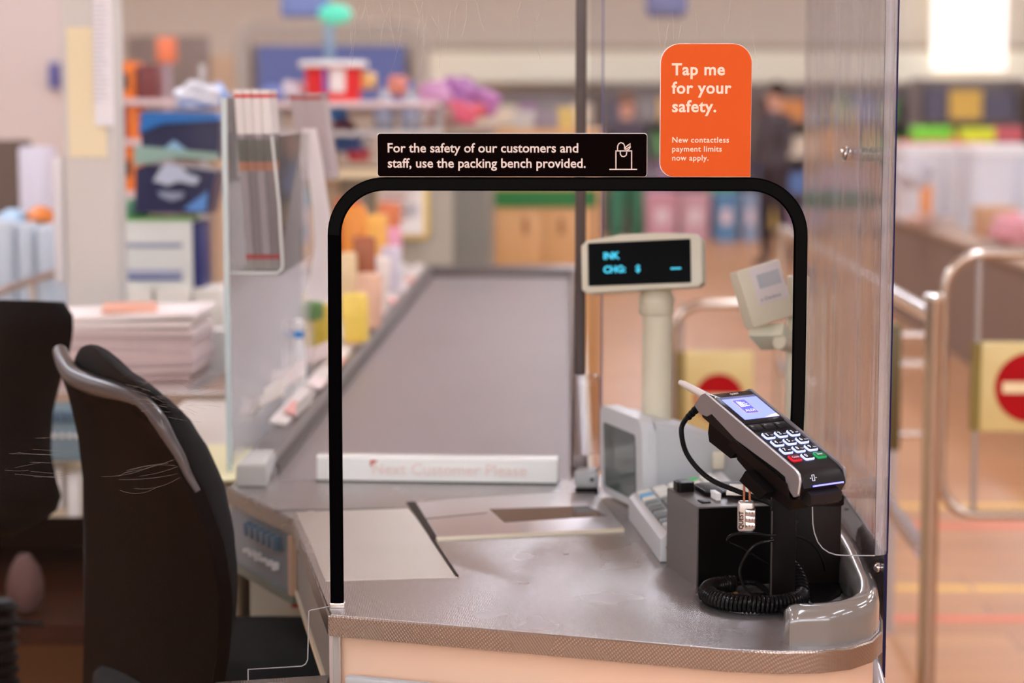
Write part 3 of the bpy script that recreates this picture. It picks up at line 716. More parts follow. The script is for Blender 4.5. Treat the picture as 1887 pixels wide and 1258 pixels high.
obj('status_light', rb(-0.0300, 0.1615, -0.0288, 0.1627, 0.0031, 0.0036, 0.0003), mat('amber_light', (250, 200, 60), 0.3, emit=1.2), pt)
# function keys
for i in range(3):
    a = -0.0225 + i*0.0190
    k_ = obj('function_key', rb(a-0.0078, 0.0895, a+0.0078, 0.1000, 0.0018, 0.0042, 0.002, 0.0009), mat('key_black', (34, 32, 33), 0.3), pt)
    obj('key_words', text_bm(B(), ('F1', 'F2', 'F3')[i], T(a-0.0060, 0.0950, 0.0043), tw, tu, 0.0030), _M['grey_print'], k_, smooth=0)
# number keys with lit rims
kr = mat('lit_key_rim', (186, 196, 255), 0.3, emit=0.75); kf = mat('key_face', (38, 38, 46), 0.25); kt = mat('key_print', (232, 236, 250), 0.4, emit=0.4)
keys = '123456789'; sub = ['QZ', 'ABC', 'DEF', 'GHI', 'JKL', 'MNO', 'PRS', 'TUV', 'WXY']
def key(a, b_, s, s2, rim, face):
    k_ = obj('number_key' if s.isdigit() else s.lower()+'_key', rb(a-0.0072, b_-0.0058, a+0.0072, b_+0.0058, 0.0015, 0.0040, 0.0026, 0.0008), rim, pt)
    obj('key_face', rb(a-0.0058, b_-0.0042, a+0.0062, b_+0.0048, 0.0038, 0.0046, 0.0018, 0.0003), face, k_)
    if s.isdigit():
        m = text_bm(B(), s, T(a-0.0046, b_-0.0022, 0.0047), tw, tu, 0.0072, bold=0.0001)
        if s2: text_bm(m, s2, T(a+0.0012, b_-0.0022, 0.0047), tw, tu, 0.0026)
    else: m = text_bm(B(), s, T(a-0.0050, b_-0.0012, 0.0047), tw, tu, 0.0036)
    obj('key_words', m, kt, k_, smooth=0)
for i in range(9):
    key(-0.0185+(i % 3)*0.0185, 0.0765-(i//3)*0.0158, keys[i], sub[i], kr, kf)
key(0.0, 0.0291, '0', '', kr, kf)
key(-0.0185, 0.0291, 'Cancel', '', mat('red_key_rim', (206, 26, 44), 0.3, emit=0.25), mat('red_key_face', (120, 18, 30), 0.3))
key(0.0185, 0.0291, 'Enter', '', mat('green_key_rim', (20, 150, 84), 0.3, emit=0.2), mat('green_key_face', (16, 104, 62), 0.3))
# nose with the lit card slot and chip-card symbol, on the slope that faces the packing side
n0, n1 = T(0, -0.010, 0.0005), T(0, -0.0225, -0.014)
sd = (n1-n0).normalized(); sn = tw.cross(sd).normalized()
if sn.dot(Vector((0, -1, 0))) < 0: sn = -sn
m = B(); box(m, T(0.002, -0.0100, -0.0085)+sn*0.0005, (0.044, 0.0022, 0.0016), Matrix((tw, sn, tw.cross(sn))).transposed())
obj('lit_card_slot', m, mat('slot_glow', (120, 120, 255), 0.3, emit=2.2), pt)
m = B(); prism(m, [(-0.010, -0.0145), (-0.0170, -0.0150), (-0.021, -0.024), (-0.017, -0.029), (-0.005, -0.029), (0.002, -0.022)], T(-0.026, 0, 0), tu, tn, tw*0.046, 0.0015)
obj('slot_lip', m, mat('slot_lip', (34, 31, 31), 0.3), pt)
m = B()
so = T(-0.021, -0.0062, 0.0000)+sn*0.0012
for a in (-0.0016, 0.0016): box(m, so+tw*a, (0.0004, 0.0003, 0.0064), Matrix((tw, sn, -sd)).transposed())
for a in (-0.0032, 0.0032): box(m, so-sd*a, (0.0036, 0.0003, 0.0004), Matrix((tw, sn, -sd)).transposed())
for a in (-0.0040, 0.0040): box(m, so+tw*a, (0.0012, 0.0003, 0.0008), Matrix((tw, sn, -sd)).transposed())
obj('card_symbol', m, kt, pt)
# belly, cradle, clear side guard, lock plate
m = B(); prism(m, [(0.160, -0.024), (0.156, -0.040), (0.150, -0.048), (0.110, -0.046), (0.100, -0.024)], T(-0.030, 0, 0), tu, tn, tw*0.060, 0.003)
obj('printer_belly', m, black, pt)
cr = thing('terminal_stand', 'black pole stand that carries the card payment terminal', 'stand', (0.25, 2.335, CT))
m = B(); prism(m, [(0.097, -0.0275), (0.093, -0.036), (0.040, -0.044), (-0.004, -0.041), (-0.004, -0.0275)], T(-0.0375, 0, 0), tu, tn, tw*0.075, 0.002)
obj('cradle', m, black, cr)
m = B(); prism(m, [(0.104, -0.0165), (0.110, -0.0275), (-0.002, -0.0275), (0.010, -0.0150)], T(-0.0405, 0, 0), tu, tn, tw*0.0022, 0.0008)
obj('cradle_cheek', m, mat('cradle_black', (18, 13, 12), 0.3), cr)
lk = AY(1400, 885, 2.285)
m = B(); prism(m, [(0.062, -0.030), (0.066, -0.0455), (0.030, -0.0465), (0.022, -0.033)], T(-0.052, 0, 0), tu, tn, tw*0.028, 0.001)
obj('lock_plate', m, black, cr)
pc = Vector((0.248, 2.388, 0))
obj('pole', box2(B(), (pc.x-0.014, pc.y-0.010, CT), (pc.x+0.014, pc.y+0.010, T(0, 0.045, -0.040).z), 0.002), black, cr)
obj('bracket', box2(B(), (pc.x-0.013, 2.318, T(0, 0.045, -0.044).z-0.016), (pc.x+0.013, pc.y+0.009, T(0, 0.045, -0.040).z+0.004), 0.003), black, cr)
obj('pole_rail', box2(B(), (pc.x-0.0150, pc.y-0.0115, CT+0.004), (pc.x-0.0130, pc.y-0.008, CT+0.115), 0.0005), mat('worn_black_edge', (60, 54, 52), 0.2), cr)
obj('base_plate', box2(B(), (pc.x-0.032, pc.y-0.012, CT), (pc.x+0.032, pc.y+0.05, CT+0.005), 0.002), black, cr)
# cables
tc0 = T(-0.028, 0.180, -0.013)
cb = cat([tc0+Vector((0.012, -0.004, -0.002)), tc0, AY(1262, 775, 2.43), AY(1256, 800, 2.43), AY(1268, 840, 2.43), AY(1305, 880, 2.42), AY(1360, 905, 2.41), AY(1415, 925, 2.40), AY(1432, 940, 2.38)], 8)
cbl = obj('terminal_cable', tube(B(), cb, 0.0031, 10), black_rub, pt)
m = B()
for i in range(5):
    p = tc0.lerp(AY(1262, 775, 2.43), 0.1+i*0.17); lathe(m, p, [(0.0030, -0.0012), (0.0054-i*0.0003, -0.0008), (0.0054-i*0.0003, 0.0008), (0.0030, 0.0012)], 12, (AY(1262, 775, 2.43)-tc0))
obj('strain_relief', m, black_rub, cbl)
# coiled cord lying on the counter round the pole
co = thing('coiled_cord', 'black springy coiled cord lying in a ring round the terminal pole', 'cord', (0.225, 2.40, CT))
cc = Vector((0.2165, 2.404, 0))
def ring(t):
    a = R(-250 + 300*t)
    rx, ry_ = 0.0545, 0.074
    q = Vector((cc.x+rx*math.cos(a), cc.y+ry_*math.sin(a)*0.75, CT+0.0118))
    if t > 0.80: q.z += 0.034*(t-0.80)/0.20
    return q
N = 62; pts = []
for i in range(N*12+1):
    t = i/(N*12); p = ring(t); tg = (ring(min(1, t+0.002))-ring(max(0, t-0.002))).normalized()
    up = Vector((0, 0, 1)); s = tg.cross(up).normalized(); up = s.cross(tg); a = 2*math.pi*i/12
    pts.append(p+s*(0.0088*math.cos(a))+up*(0.0088*math.sin(a)))
obj('coil', tube(B(), pts, 0.0022, 7), mat('glossy_black_cord', (20, 18, 18), 0.22), co)
def cable(name, pts, r, label, m=None):
    return obj(name, tube(B(), cat(pts, 8), r, 8), m or _M['glossy_black_cord'], None, label=label, category='cable')
obj('plug_tail', tube(B(), cat([ring(0), ring(0)+Vector((0.03, 0.01, -0.004)), AZ(1440, 1122, CT+0.007), AZ(1458, 1132, CT+0.005), AZ(1470, 1140, CT+0.004)], 6), 0.0036, 8), _M['glossy_black_cord'], co)
cable('thin_cable', [AY(1470, 960, 2.42), AY(1430, 985, 2.38), AY(1385, 982, 2.37), AY(1350, 985, 2.37), AY(1342, 998, 2.38), AY(1375, 1015, 2.40), AY(1410, 1037, 2.42), AY(1440, 1062, 2.46)], 0.0016, 'thin black cable looping to the left in front of the pole below the padlock')
cable('thin_cable', [AY(1425, 995, 2.36), AY(1390, 1005, 2.35), AY(1368, 1035, 2.35), AY(1364, 1060, 2.355), AY(1375, 1085, 2.36), AY(1400, 1102, 2.365), AY(1430, 1112, 2.37)], 0.0017, 'thin black cable bowing down through the middle of the coiled cord')
cable('thin_cable', [AY(1440, 985, 2.40), AY(1475, 990, 2.41), AY(1500, 1005, 2.42), AY(1515, 1030, 2.43), AY(1520, 1050, 2.45)], 0.0014, 'thin black cable arching to the right of the pole')
cable('thin_cable', [AZ(1385, 1068, CT+0.006), AZ(1400, 1080, CT+0.006), AZ(1425, 1092, CT+0.006), AZ(1450, 1098, CT+0.006)], 0.0015, 'short thin black cable lying inside the ring of coiled cord')
# brass screw head inside the ring
obj('counter_screw', lathe(B(), AZ(1354, 1094, CT), [(0.004, 0), (0.0045, 0.001), (0.003, 0.003), (0.001, 0.0035)], 12), mat('brass', (150, 128, 90), 0.3, 0.9), None, label='small brass screw standing on the counter inside the coiled cord', category='screw')
# padlock
YL = 2.288
lkx = [AY(1361, 925, YL), AY(1391, 978, YL)]
pl = thing('combination_padlock', 'silver combination padlock with three number wheels hanging under the terminal', 'padlock', ((lkx[0].x+lkx[1].x)/2, YL+0.005, lkx[1].z))
pm = mat('satin_silver', (196, 192, 188), 0.28, 0.7)
bodyz0, bodyz1 = AY(1375, 980, YL).z, AY(1375, 924, YL).z
obj('lock_body', box2(B(), (AY(1360, 950, YL).x, YL, bodyz0), (AY(1390, 950, YL).x, YL+0.011, bodyz1), 0.003, 3), pm, pl)
for i in range(3):
    z = AY(1375, (944, 956, 968)[i], YL).z
    wh = lathe(B(), (AY(1381, 950, YL).x-0.0048, YL+0.0040, z), [(0.0046, 0), (0.0058, 0.0008), (0.0058, 0.0106), (0.0046, 0.0114)], 14, (1, 0, 0))
    wo = obj('number_wheel', wh, steel, pl)
    obj('wheel_numbers', text_bm(B(), ('0 9 8', '7 5 2', '6 9 3')[i], (AY(1381, 950, YL).x-0.0042, YL-0.0019, z-0.0014), (1, 0, 0), (0, 0, 1), 0.0040), mat('dark_print', (40, 24, 20), 0.5), wo, smooth=0)
obj('lock_words', text_bm(B(), 'QUEST', (AY(1369, 975, YL).x, YL-0.0001, AY(1369, 975, YL).z), (0, 0, 1), (-1, 0, 0), 0.0066, bold=0.0002), _M['dark_print'], pl, smooth=0)
sx0, sx1 = AY(1372, 900, YL).x, AY(1382.5, 900, YL).x; zt_ = AY(1375, 884, YL).z
obj('shackle', tube(B(), [(sx0, YL+.0055, bodyz1-.001), (sx0, YL+.0055, zt_)]+[((sx0+sx1)/2-(sx1-sx0)/2*math.cos(R(a)), YL+.0055, zt_+0.0035*math.sin(R(a))) for a in (30, 60, 90, 120, 150)]+[(sx1, YL+.0055, zt_), (sx1, YL+.0055, bodyz1-.001)], 0.0014, 10), mat('coppery_shackle', (176, 128, 100), 0.25, 0.9), pl)
# pale stylus-like clear arm behind the terminal
a0, a1 = AY(1253, 704, 2.50), AY(1335, 748, 2.44)
cl = obj('privacy_arm', tube(B(), [a0, a0.lerp(a1, 0.08), a1], [0.0030, 0.0042, 0.0056], 12), mat('frosted_white_plastic', (206, 196, 188), 0.3), pt)

# ------------------------------------------------------------------ receipt printer (black box)
rp = thing('receipt_printer', 'black box-shaped receipt printer beside the keyboard with a paper slot on top', 'printer', (0.20, 2.55, CT))
F0 = Vector((0.154, 2.479, 0)); e1_ = Vector((-0.232, 0.973, 0)).normalized(); e2_ = Vector((e1_.y, -e1_.x, 0))
PH = AY(1283, 934, 2.479).z-CT
m = B(); prism(m, [(0, 0), (0.130, 0), (0.130, 0.130), (0, 0.130)], F0+Vector((0, 0, CT)), e1_, e2_, (0, 0, PH), 0.002)
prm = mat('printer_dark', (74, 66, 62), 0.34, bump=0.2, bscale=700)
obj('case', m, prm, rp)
m = B(); prism(m, [(0.0, 0.002), (0.0, 0.128), (-0.001, 0.128), (-0.001, 0.002)], F0+Vector((0, 0, CT+0.001)), e1_, e2_, (0, 0, PH-0.003)); obj('black_front', m, mat('deep_black', (10, 7, 6), 0.5, spec=0.05), rp)  # front painted black for its shade; the case keeps the lit-side tone
m = B(); prism(m, rrect(0.055, 0.030, 0.125, 0.125, 0.012), F0+Vector((0, 0, CT+PH)), e1_, e2_, (0, 0, 0.006), 0.002)
lid = obj('paper_lid', m, black, rp)
m = B()
for i in range(9): prism(m, [(0.058, 0.052+i*0.004), (0.088, 0.052+i*0.004), (0.088, 0.0535+i*0.004), (0.058, 0.0535+i*0.004)], F0+Vector((0, 0, CT+PH+0.006)), e1_, e2_, (0, 0, 0.0008))
obj('lid_grille', m, dark_grey, lid)
m = B(); prism(m, [(0.035, 0.035), (0.060, 0.035), (0.060, 0.041), (0.035, 0.041)], F0+Vector((0, 0, CT+PH)), e1_, e2_, (0, 0, 0.0085)); obj('receipt_paper', m, white, rp)
m = B(); prism(m, rrect(0.020, 0.012, 0.040, 0.024, 0.002), F0+Vector((0, 0, CT+PH)), e1_, e2_, (0, 0, 0.0016), 0.0006); obj('feed_button', m, black, rp)
m = B(); prism(m, rrect(0.095, 0.004, 0.120, 0.026, 0.004), F0+Vector((0, 0, CT+PH)), e1_, e2_, (0, 0, 0.012), 0.003); obj('lid_catch', m, black, rp)
# black cash box behind the pole
m = B(); box2(m, (0.270, 2.50, CT+0.0006), (0.330, 2.68, CT+0.098), 0.002)
sb = obj('black_box', m, mat('brown_black_box', (20, 13, 11), 0.45, spec=0.2), None, label='black metal box behind the terminal pole with a pale dusty top edge', category='box')
obj('base_mat', slab(B(), [(AZ(x, y, CT).x, AZ(x, y, CT).y) for x, y in ((1482, 1088), (1505, 1122), (1548, 1098), (1562, 1068), (1490, 1062))], CT+0.0005, CT+0.003), black, sb)
obj('box_lid', box2(B(), (0.262, 2.495, CT+0.098), (0.3325, 2.69, CT+0.112), 0.003), black, sb)
# leaflet lying on the printer
c0 = F0+e1_*0.075+e2_*0.105
lfp = AZ(1388, 903, CT+PH+0.0085); c0 = lfp-Vector((0.02, 0.02, 0))
m = box(B(), (c0.x+0.02, c0.y+0.02, CT+PH+0.0085), (0.062, 0.060, 0.003), Matrix.Rotation(-0.15, 3, 'Z'))
lf = obj('leaflet', m, mat('pale_paper', (226, 222, 210), 0.6), None, label='small pale leaflet with a red picture lying on the black printer', category='leaflet')
obj('red_picture', box(B(), (c0.x+0.036, c0.y+0.003, CT+PH+0.0102), (0.022, 0.014, 0.0006), Matrix.Rotation(-0.15, 3, 'Z')), mat('red_picture', (196, 110, 90), 0.6), lf)

# ------------------------------------------------------------------ keyboard
kb = thing('till_keyboard', 'small pale grey till keyboard with blue, white and grey keys', 'keyboard', (0.12, 2.78, CT))
k0 = Vector((0.0839, 2.8956, 0)); kd = (Vector((0.1165, 2.615, 0))-k0).normalized(); kx = Vector((-kd.y, kd.x, 0))
kx = e2_.copy()
LK = 0.282; WK = 0.135
# wedge: higher on the far (customer) side
m = B(); prism(m, [(0, 0), (WK, 0), (WK, 0.062), (0.006, 0.036), (0, 0.030)], k0+Vector((0, 0, CT+0.0006)), kx, (0, 0, 1), kd*LK, 0.003)
kbm = mat('keyboard_case', (206, 206, 206), 0.35)
obj('case', m, kbm, kb)
slope = (kx*(WK-0.006)+Vector((0, 0, 0.026))).normalized(); kn = slope.cross(kd); kn = kn if kn.z > 0 else -kn
kO = k0+Vector((0, 0, CT))+kx*0.006+Vector((0, 0, 0.036))
colr = {'w': mat('white_key', (232, 230, 220), 0.4), 'b': mat('blue_key', (110, 176, 216), 0.4), 'g': mat('grey_key', (128, 136, 136), 0.4), 'd': mat('dark_grey_key', (96, 100, 102), 0.4), 'n': mat('green_key', (60, 200, 90), 0.4), 'l': mat('light_grey_key', (196, 196, 192), 0.4)}
grid = ['wwwnww', 'bwwwww', 'wwwwww', 'ggwwll', 'gggwwl', 'dggwwl', 'gggwww', 'dgwwww', 'ggwwww', 'lggwww', 'wggwww', 'gggwww', 'llwwww']
for j, row in enumerate(grid[:10]):
    for i, c in enumerate(row):
        if i > 4: continue
        p = kO + kd*(0.028+j*0.0248) + slope*(0.013+i*0.023)
        h = 0.007
        m = B(); box(m, p+kn*(h/2), (0.0205, 0.0195, h), Matrix((kd, slope, kn)).transposed(), 0.0022)
        o = obj('key', m, colr[c], kb)
obj('card_reader_slot', box(B(), k0+kd*(LK+0.0005)+kx*0.03+Vector((0, 0, CT+0.020)), (0.045, 0.002, 0.003), Matrix((kx, kd, Vector((0, 0, 1)))).transposed()), dark_grey, kb)

# ------------------------------------------------------------------ touch screen monitor low on the counter
tm = thing('till_monitor', 'low grey till monitor turned sideways with a dark reflecting screen', 'monitor', (0.14, 3.03, CT))
YM = 3.02
# screen front faces the cashier (to the left, slightly towards the camera); head outline seen along its edge
mc = Vector((0.077, 3.003, 0)); fdir = Vector((-0.944, -0.33, 0)).normalized(); sdir = Vector((-fdir.y, fdir.x, 0)); sdir = sdir if sdir.x > 0 else -sdir
tilt = (Vector((0, 0, 1)) + fdir*0.03).normalized(); nf = sdir.cross(tilt); nf = nf if nf.dot(fdir) > 0 else -nf
mo = mc + Vector((0, 0, CT+0.004)) + sdir*0.0
m = B(); prism(m, rrect(-0.086, 0.0, 0.086, 0.132, 0.018, 5), mo, sdir, tilt, nf*-0.022, 0.005)
obj('front_frame', m, mat('pale_grey_frame', (216, 218, 218), 0.35), tm)
m = B(); prism(m, rrect(-0.068, 0.012, 0.060, 0.108, 0.006), mo+nf*0.0002, sdir, tilt, nf*0.0012)
obj('screen', m, mat('grey_green_screen', (86, 96, 90), 0.08), tm)
m = B(); O = mo-nf*0.022
rws = []
for k, (s, zz0, zz1, d) in enumerate([(0.084, 0.002, 0.128, 0), (0.084, 0.002, 0.122, 0.03), (0.078, 0.002, 0.100, 0.10), (0.066, 0.002, 0.070, 0.15)]):
    rws.append([O - nf*d*1.0 + sdir*a + tilt*b for a, b in rrect(-s, zz0, s, zz1, 0.012, 4)])
loft(m, rws, closed=True)
obj('rear_housing', m, mat('housing_grey', (196, 198, 198), 0.4), tm)
obj('side_vent', box(B(), mo+sdir*0.086-nf*0.012+tilt*0.10, (0.003, 0.006, 0.03), None), pale_grey, tm)
obj('cream_clip', box2(B(), (0.205, 2.955, CT+0.06), (0.222, 2.975, CT+0.085), 0.003), cream, tm)

# customer display on its pole, and a second small display
def rot_basis(yaw, pitch, roll=0):
    return Matrix.Rotation(yaw, 3, 'Z') @ Matrix.Rotation(pitch, 3, 'X') @ Matrix.Rotation(roll, 3, 'Y')
YD = 3.05
cd = thing('customer_display', 'beige customer price display with black window and blue digits, on a thick round pole', 'price display', (AY(1212, 785, YD).x, YD, CT))
px_ = AY(1211, 700, YD).x
zb = AY(1211, 788, YD).z
obj('pole', lathe(B(), (px_, YD, zb), [(0.022, 0), (0.022, AY(1211, 575, YD).z-zb)], 28), beige, cd)
obj('pole_flange', lathe(B(), (px_+0.002, YD, zb-0.006), [(0.036, 0), (0.037, 0.004), (0.036, 0.010), (0.024, 0.012)], 28), beige, cd)
z1 = AY(1208, 577, YD).z
obj('swivel_collar', lathe(B(), (px_-0.002, YD, z1-0.002), [(0.0235, 0), (0.0255, 0.003), (0.0255, 0.016), (0.0265, 0.017), (0.0265, 0.026), (0.020, 0.038), (0.018, 0.048)], 28), beige, cd)
Rh = rot_basis(R(-16), R(-9), R(-3.6))
hc = AY(1184, 486, YD-0.02)
ex, ey, ez = Rh.col[0], Rh.col[1], Rh.col[2]
hw, hh = 0.0880, 0.0385
hp = [(-hw, -hh+0.004), (-hw+0.008, -hh-0.002), (hw-0.006, -hh+0.002), (hw, -hh+0.008), (hw, hh-0.008), (hw-0.007, hh), (0.03, hh+0.004), (-0.03, hh+0.004), (-hw+0.008, hh-0.003), (-hw, hh-0.010)]
m = B(); prism(m, hp, hc, ex, ez, ey*0.030, 0.003)
hd_ = obj('display_head', m, beige, cd)
m = B(); prism(m, [(x*1.02, z*1.02) for x, z in hp], hc, ex, ez, -ey*0.010, 0.003)
obj('front_bezel', m, mat('beige_bezel', (216, 212, 190), 0.4), hd_)
m = B(); prism(m, rrect(-hw+0.009, -hh+0.008, hw-0.014, hh-0.006, 0.002), hc-ey*0.0098, ex, ez, -ey*0.001)
obj('black_window', m, mat('black_window', (6, 8, 9), 0.3, spec=0.03), hd_)
vf = mat('blue_digits', (40, 170, 200), 0.4, emit=1.1)
m = B()
text_bm(m, 'INK', hc+ex*-0.056+ez*0.008-ey*0.0109, ex, ez, 0.0140, bold=0.0005, lift=0.0002)
text_bm(m, 'CHG:', hc+ex*-0.056+ez*-0.012-ey*0.0109, ex, ez, 0.0140, bold=0.0005, lift=0.0002)
text_bm(m, '$', hc+ex*-0.008+ez*-0.012-ey*0.0109, ex, ez, 0.0140, bold=0.0003, lift=0.0002)
text_bm(m, '---', hc+ex*0.044+ez*-0.013-ey*0.0109, ex, ez, 0.0160, bold=0.0005, lift=0.0002)
obj('glowing_digits', m, vf, hd_, smooth=0)
obj('sensor_nub', box(B(), hc+ex*-0.04+ez*(hh+0.002)-ey*0.006, (0.008, 0.006, 0.003), Rh), dark_grey, hd_)

YQ = 2.92
sd_ = thing('scale_display', 'small beige display box tilted on a thin beige post behind the black edging', 'scale display', (0.32, YQ, CT))
xp = AY(1472, 700, YQ).x
obj('post', box2(B(), (xp-0.0145, YQ+0.02, CT), (xp+0.0145, YQ+0.045, AY(1472, 512, YQ).z), 0.003), beige, sd_)
Rq = rot_basis(R(24), R(-12), R(-13)); qx, qy, qz = Rq.col[0], Rq.col[1], Rq.col[2]
qc = AY(1412, 540, YQ-0.02)
hq = obj('display_box', box(B(), qc+qy*0.012, (0.070, 0.026, 0.082), Rq, 0.003), beige, sd_)
obj('face_plate', box(B(), qc+qx*0.008+qz*0.012-qy*0.0015, (0.050, 0.002, 0.052), Rq, 0.001), mat('pale_face_plate', (224, 216, 212), 0.4), hq)
obj('grey_window', box(B(), qc+qx*0.009+qz*0.018-qy*0.003, (0.036, 0.001, 0.020), Rq), mat('lcd_grey', (186, 190, 192), 0.2), hq)
m = B()
text_bm(m, 'o Checkout', qc+qx*-0.013+qz*-0.009-qy*0.0027, qx, qz, 0.0070, lift=0.0002)
obj('small_words', m, mat('grey_print_dark', (110, 106, 102), 0.5), hq, smooth=0)
Rk = rot_basis(R(-30), R(-30), R(-6)); c2 = AY(1424, 622, YQ)
obj('lower_pod', box(B(), c2+Vector((0.0, 0.01, 0)), (0.052, 0.05, 0.020), Rk, 0.004), mat('pale_green_beige', (228, 226, 200), 0.4), sd_)
obj('pod_knob', cyl(B(), AY(1436, 630, YQ-0.02), AY(1462, 640, YQ+0.02), 0.010), beige, sd_)
obj('tilt_hinge', cyl(B(), AY(1445, 565, YQ), AY(1475, 575, YQ+0.03), 0.009), beige, sd_)
# ------------------------------------------------------------------ cashier's chair
fab = mat('charcoal_fabric', (38, 39, 40), 0.85, bump=0.5, bscale=1400)
shellm = mat('dark_shell', (9, 4, 3), 0.45, spec=0.06)
rimg = mat('grey_chair_rim', (84, 79, 79), 0.3)
def interp(tab, y):
    for i in range(len(tab)-1):
        if tab[i][0] <= y <= tab[i+1][0]:
            k = (y-tab[i][0])/(tab[i+1][0]-tab[i][0]); k = k*k*(3-2*k)*0.4+k*0.6
            return tab[i][1]+(tab[i+1][1]-tab[i][1])*k
    return tab[0][1] if y < tab[0][0] else tab[-1][1]
ch = thing('office_chair', 'cashier\'s black office chair with a grey-rimmed back beside the near counter', 'chair', (-0.50, 2.86, 0))
Lb = [(640, 96), (690, 112), (730, 126), (800, 143), (900, 154), (1010, 158), (1280, 152)]
Rb = [(782, 284), (850, 322), (930, 362), (1020, 392), (1110, 404), (1200, 400), (1280, 388)]
YLf, YRt = 2.92, 2.68
rows_ = []; NV, NT = 16, 12
top = [(96, 648), (104, 672), (122, 694), (150, 708), (180, 716), (212, 724), (240, 736), (262, 752), (284, 782)]
def topc(t):
    k = t*(len(top)-1); i = min(int(k), len(top)-2); f_ = k-i
    return (top[i][0]*(1-f_)+top[i+1][0]*f_, top[i][1]*(1-f_)+top[i+1][1]*f_)
for v in range(NV+1):
    vv = v/NV; row = []
    yl = 648+(1280-648)*vv; yr = 782+(1280-782)*vv
    L_ = (interp(Lb, yl), yl); R_ = (interp(Rb, yr), yr)
    for t_ in range(NT+1):
        t = t_/NT
        tx, ty_ = topc(t); lx, ly = L_[0]+(R_[0]-L_[0])*t, L_[1]+(R_[1]-L_[1])*t
        blx, bly = 96+(284-96)*t, 648+(782-648)*t
        fade = max(0, 1-vv*3.2)**1.5
        x = lx+(tx-blx)*fade; y = ly+(ty_-bly)*fade
        Yd = YLf+(YRt-YLf)*t - 0.035*math.sin(math.pi*t)
        row.append(AY(x, y, Yd))
    rows_.append(row)
back_off = Vector((0.016, 0.012, 0))
m = B()
closed_rows = [r + [p+back_off for p in r[::-1]] for r in rows_]
loft(m, closed_rows, closed=True)
obj('back_shell', m, shellm, ch, smooth=60)
edge_ = rows_[0] + [rows_[i][-1] for i in range(1, 5)]
sm = cat(edge_[::1], 3)
rad = [0.0105 + 0.0035*math.sin(math.pi*min(1, i/(len(sm)*0.55))) for i in range(len(sm))]
rad = [r_*(1 if i < len(sm)*0.72 else max(0.35, 1-(i/len(sm)-0.72)*2.3)) for i, r_ in enumerate(rad)]
obj('back_rim', tube(B(), [p+back_off*0.5 for p in sm], rad, 12), rimg, ch, smooth=70)
Cb = [(625, 192), (640, 207), (660, 222), (684, 243), (711, 288), (750, 337), (786, 366), (835, 396), (895, 421), (980, 438), (1050, 443), (1130, 438), (1200, 420), (1280, 394)]
cr_ = []
for v in range(NV+13):
    vv = (v/(NV+12))**1.6
    yc = 628+(1280-628)*vv
    xC = interp(Cb, yc)
    yb = max(yc, 0); 
    Lp = AY(120+30*min(1, vv*4)+6*vv, 640+(1275-640)*vv, 2.945)
    Cp = AY(xC-6, yc+1, 2.745)
    Rp = AY(min(xC-22, interp(Rb, yc+15) if yc > 765 else xC-22), yc+8, 2.72)
    Fm = (Lp+Cp)/2 + Vector((0.045, 0.045, 0.0))*math.sin(math.pi*min(1, 0.12+vv*0.85))**0.5
    Bm = (Lp+Rp)/2 + Vector((0.0, 0.0, 0))
    ringp = cat([Lp, Bm, Rp, Cp, Fm], 4, closed=True)
    if vv < 0.12:
        c_ = sum(ringp, Vector())/len(ringp); u_ = 1-vv/0.12; k = 0.12+0.88*math.sqrt(max(0, 1-u_*u_)); ringp = [c_+(p-c_)*k for p in ringp]
    cr_.append(ringp)
m = B(); loft(m, cr_, closed=True)
obj('back_cushion', m, fab, ch, smooth=80)
# seat
m = B(); sc_ = Vector((-0.455, 2.955, 0.60)); rws = []
for (k, z) in ((0.90, 0.0), (1.0, 0.018), (1.0, 0.040), (0.95, 0.055), (0.80, 0.064), (0.4, 0.068), (0.05, 0.069)):
    rws.append([Vector((sc_.x+0.225*k*math.copysign(abs(math.cos(R(a)))**0.7, math.cos(R(a))), sc_.y+0.215*k*math.copysign(abs(math.sin(R(a)))**0.7, math.sin(R(a))), sc_.z+z)) for a in range(0, 360, 10)])
loft(m, rws, closed=True)
obj('seat', m, fab, ch, smooth=70)
obj('gas_column', cyl(B(), (sc_.x, sc_.y, 0.09), (sc_.x, sc_.y, 0.60), 0.025), black, ch)
obj('back_bracket', tube(B(), cat([(sc_.x, sc_.y, 0.585), (-0.53, 2.90, 0.57), (-0.545, 2.88, 0.60), (-0.55, 2.87, 0.70)], 6), 0.016, 10), black, ch)
for i in range(5):
    a = R(20+72*i); d = Vector((math.cos(a), math.sin(a), 0)); c = Vector((sc_.x, sc_.y, 0))
    lg = obj('base_leg', tube(B(), [c+Vector((0, 0, 0.10)), c+d*0.12+Vector((0, 0, 0.09)), c+d*0.20+Vector((0, 0, 0.065))], [0.022, 0.018, 0.012], 10), black, ch)
    obj('castor', cyl(B(), c+d*0.20+Vector((-d.y, d.x, 0))*0.014+Vector((0, 0, 0.03)), c+d*0.20-Vector((-d.y, d.x, 0))*0.014+Vector((0, 0, 0.03)), 0.03), black, lg)

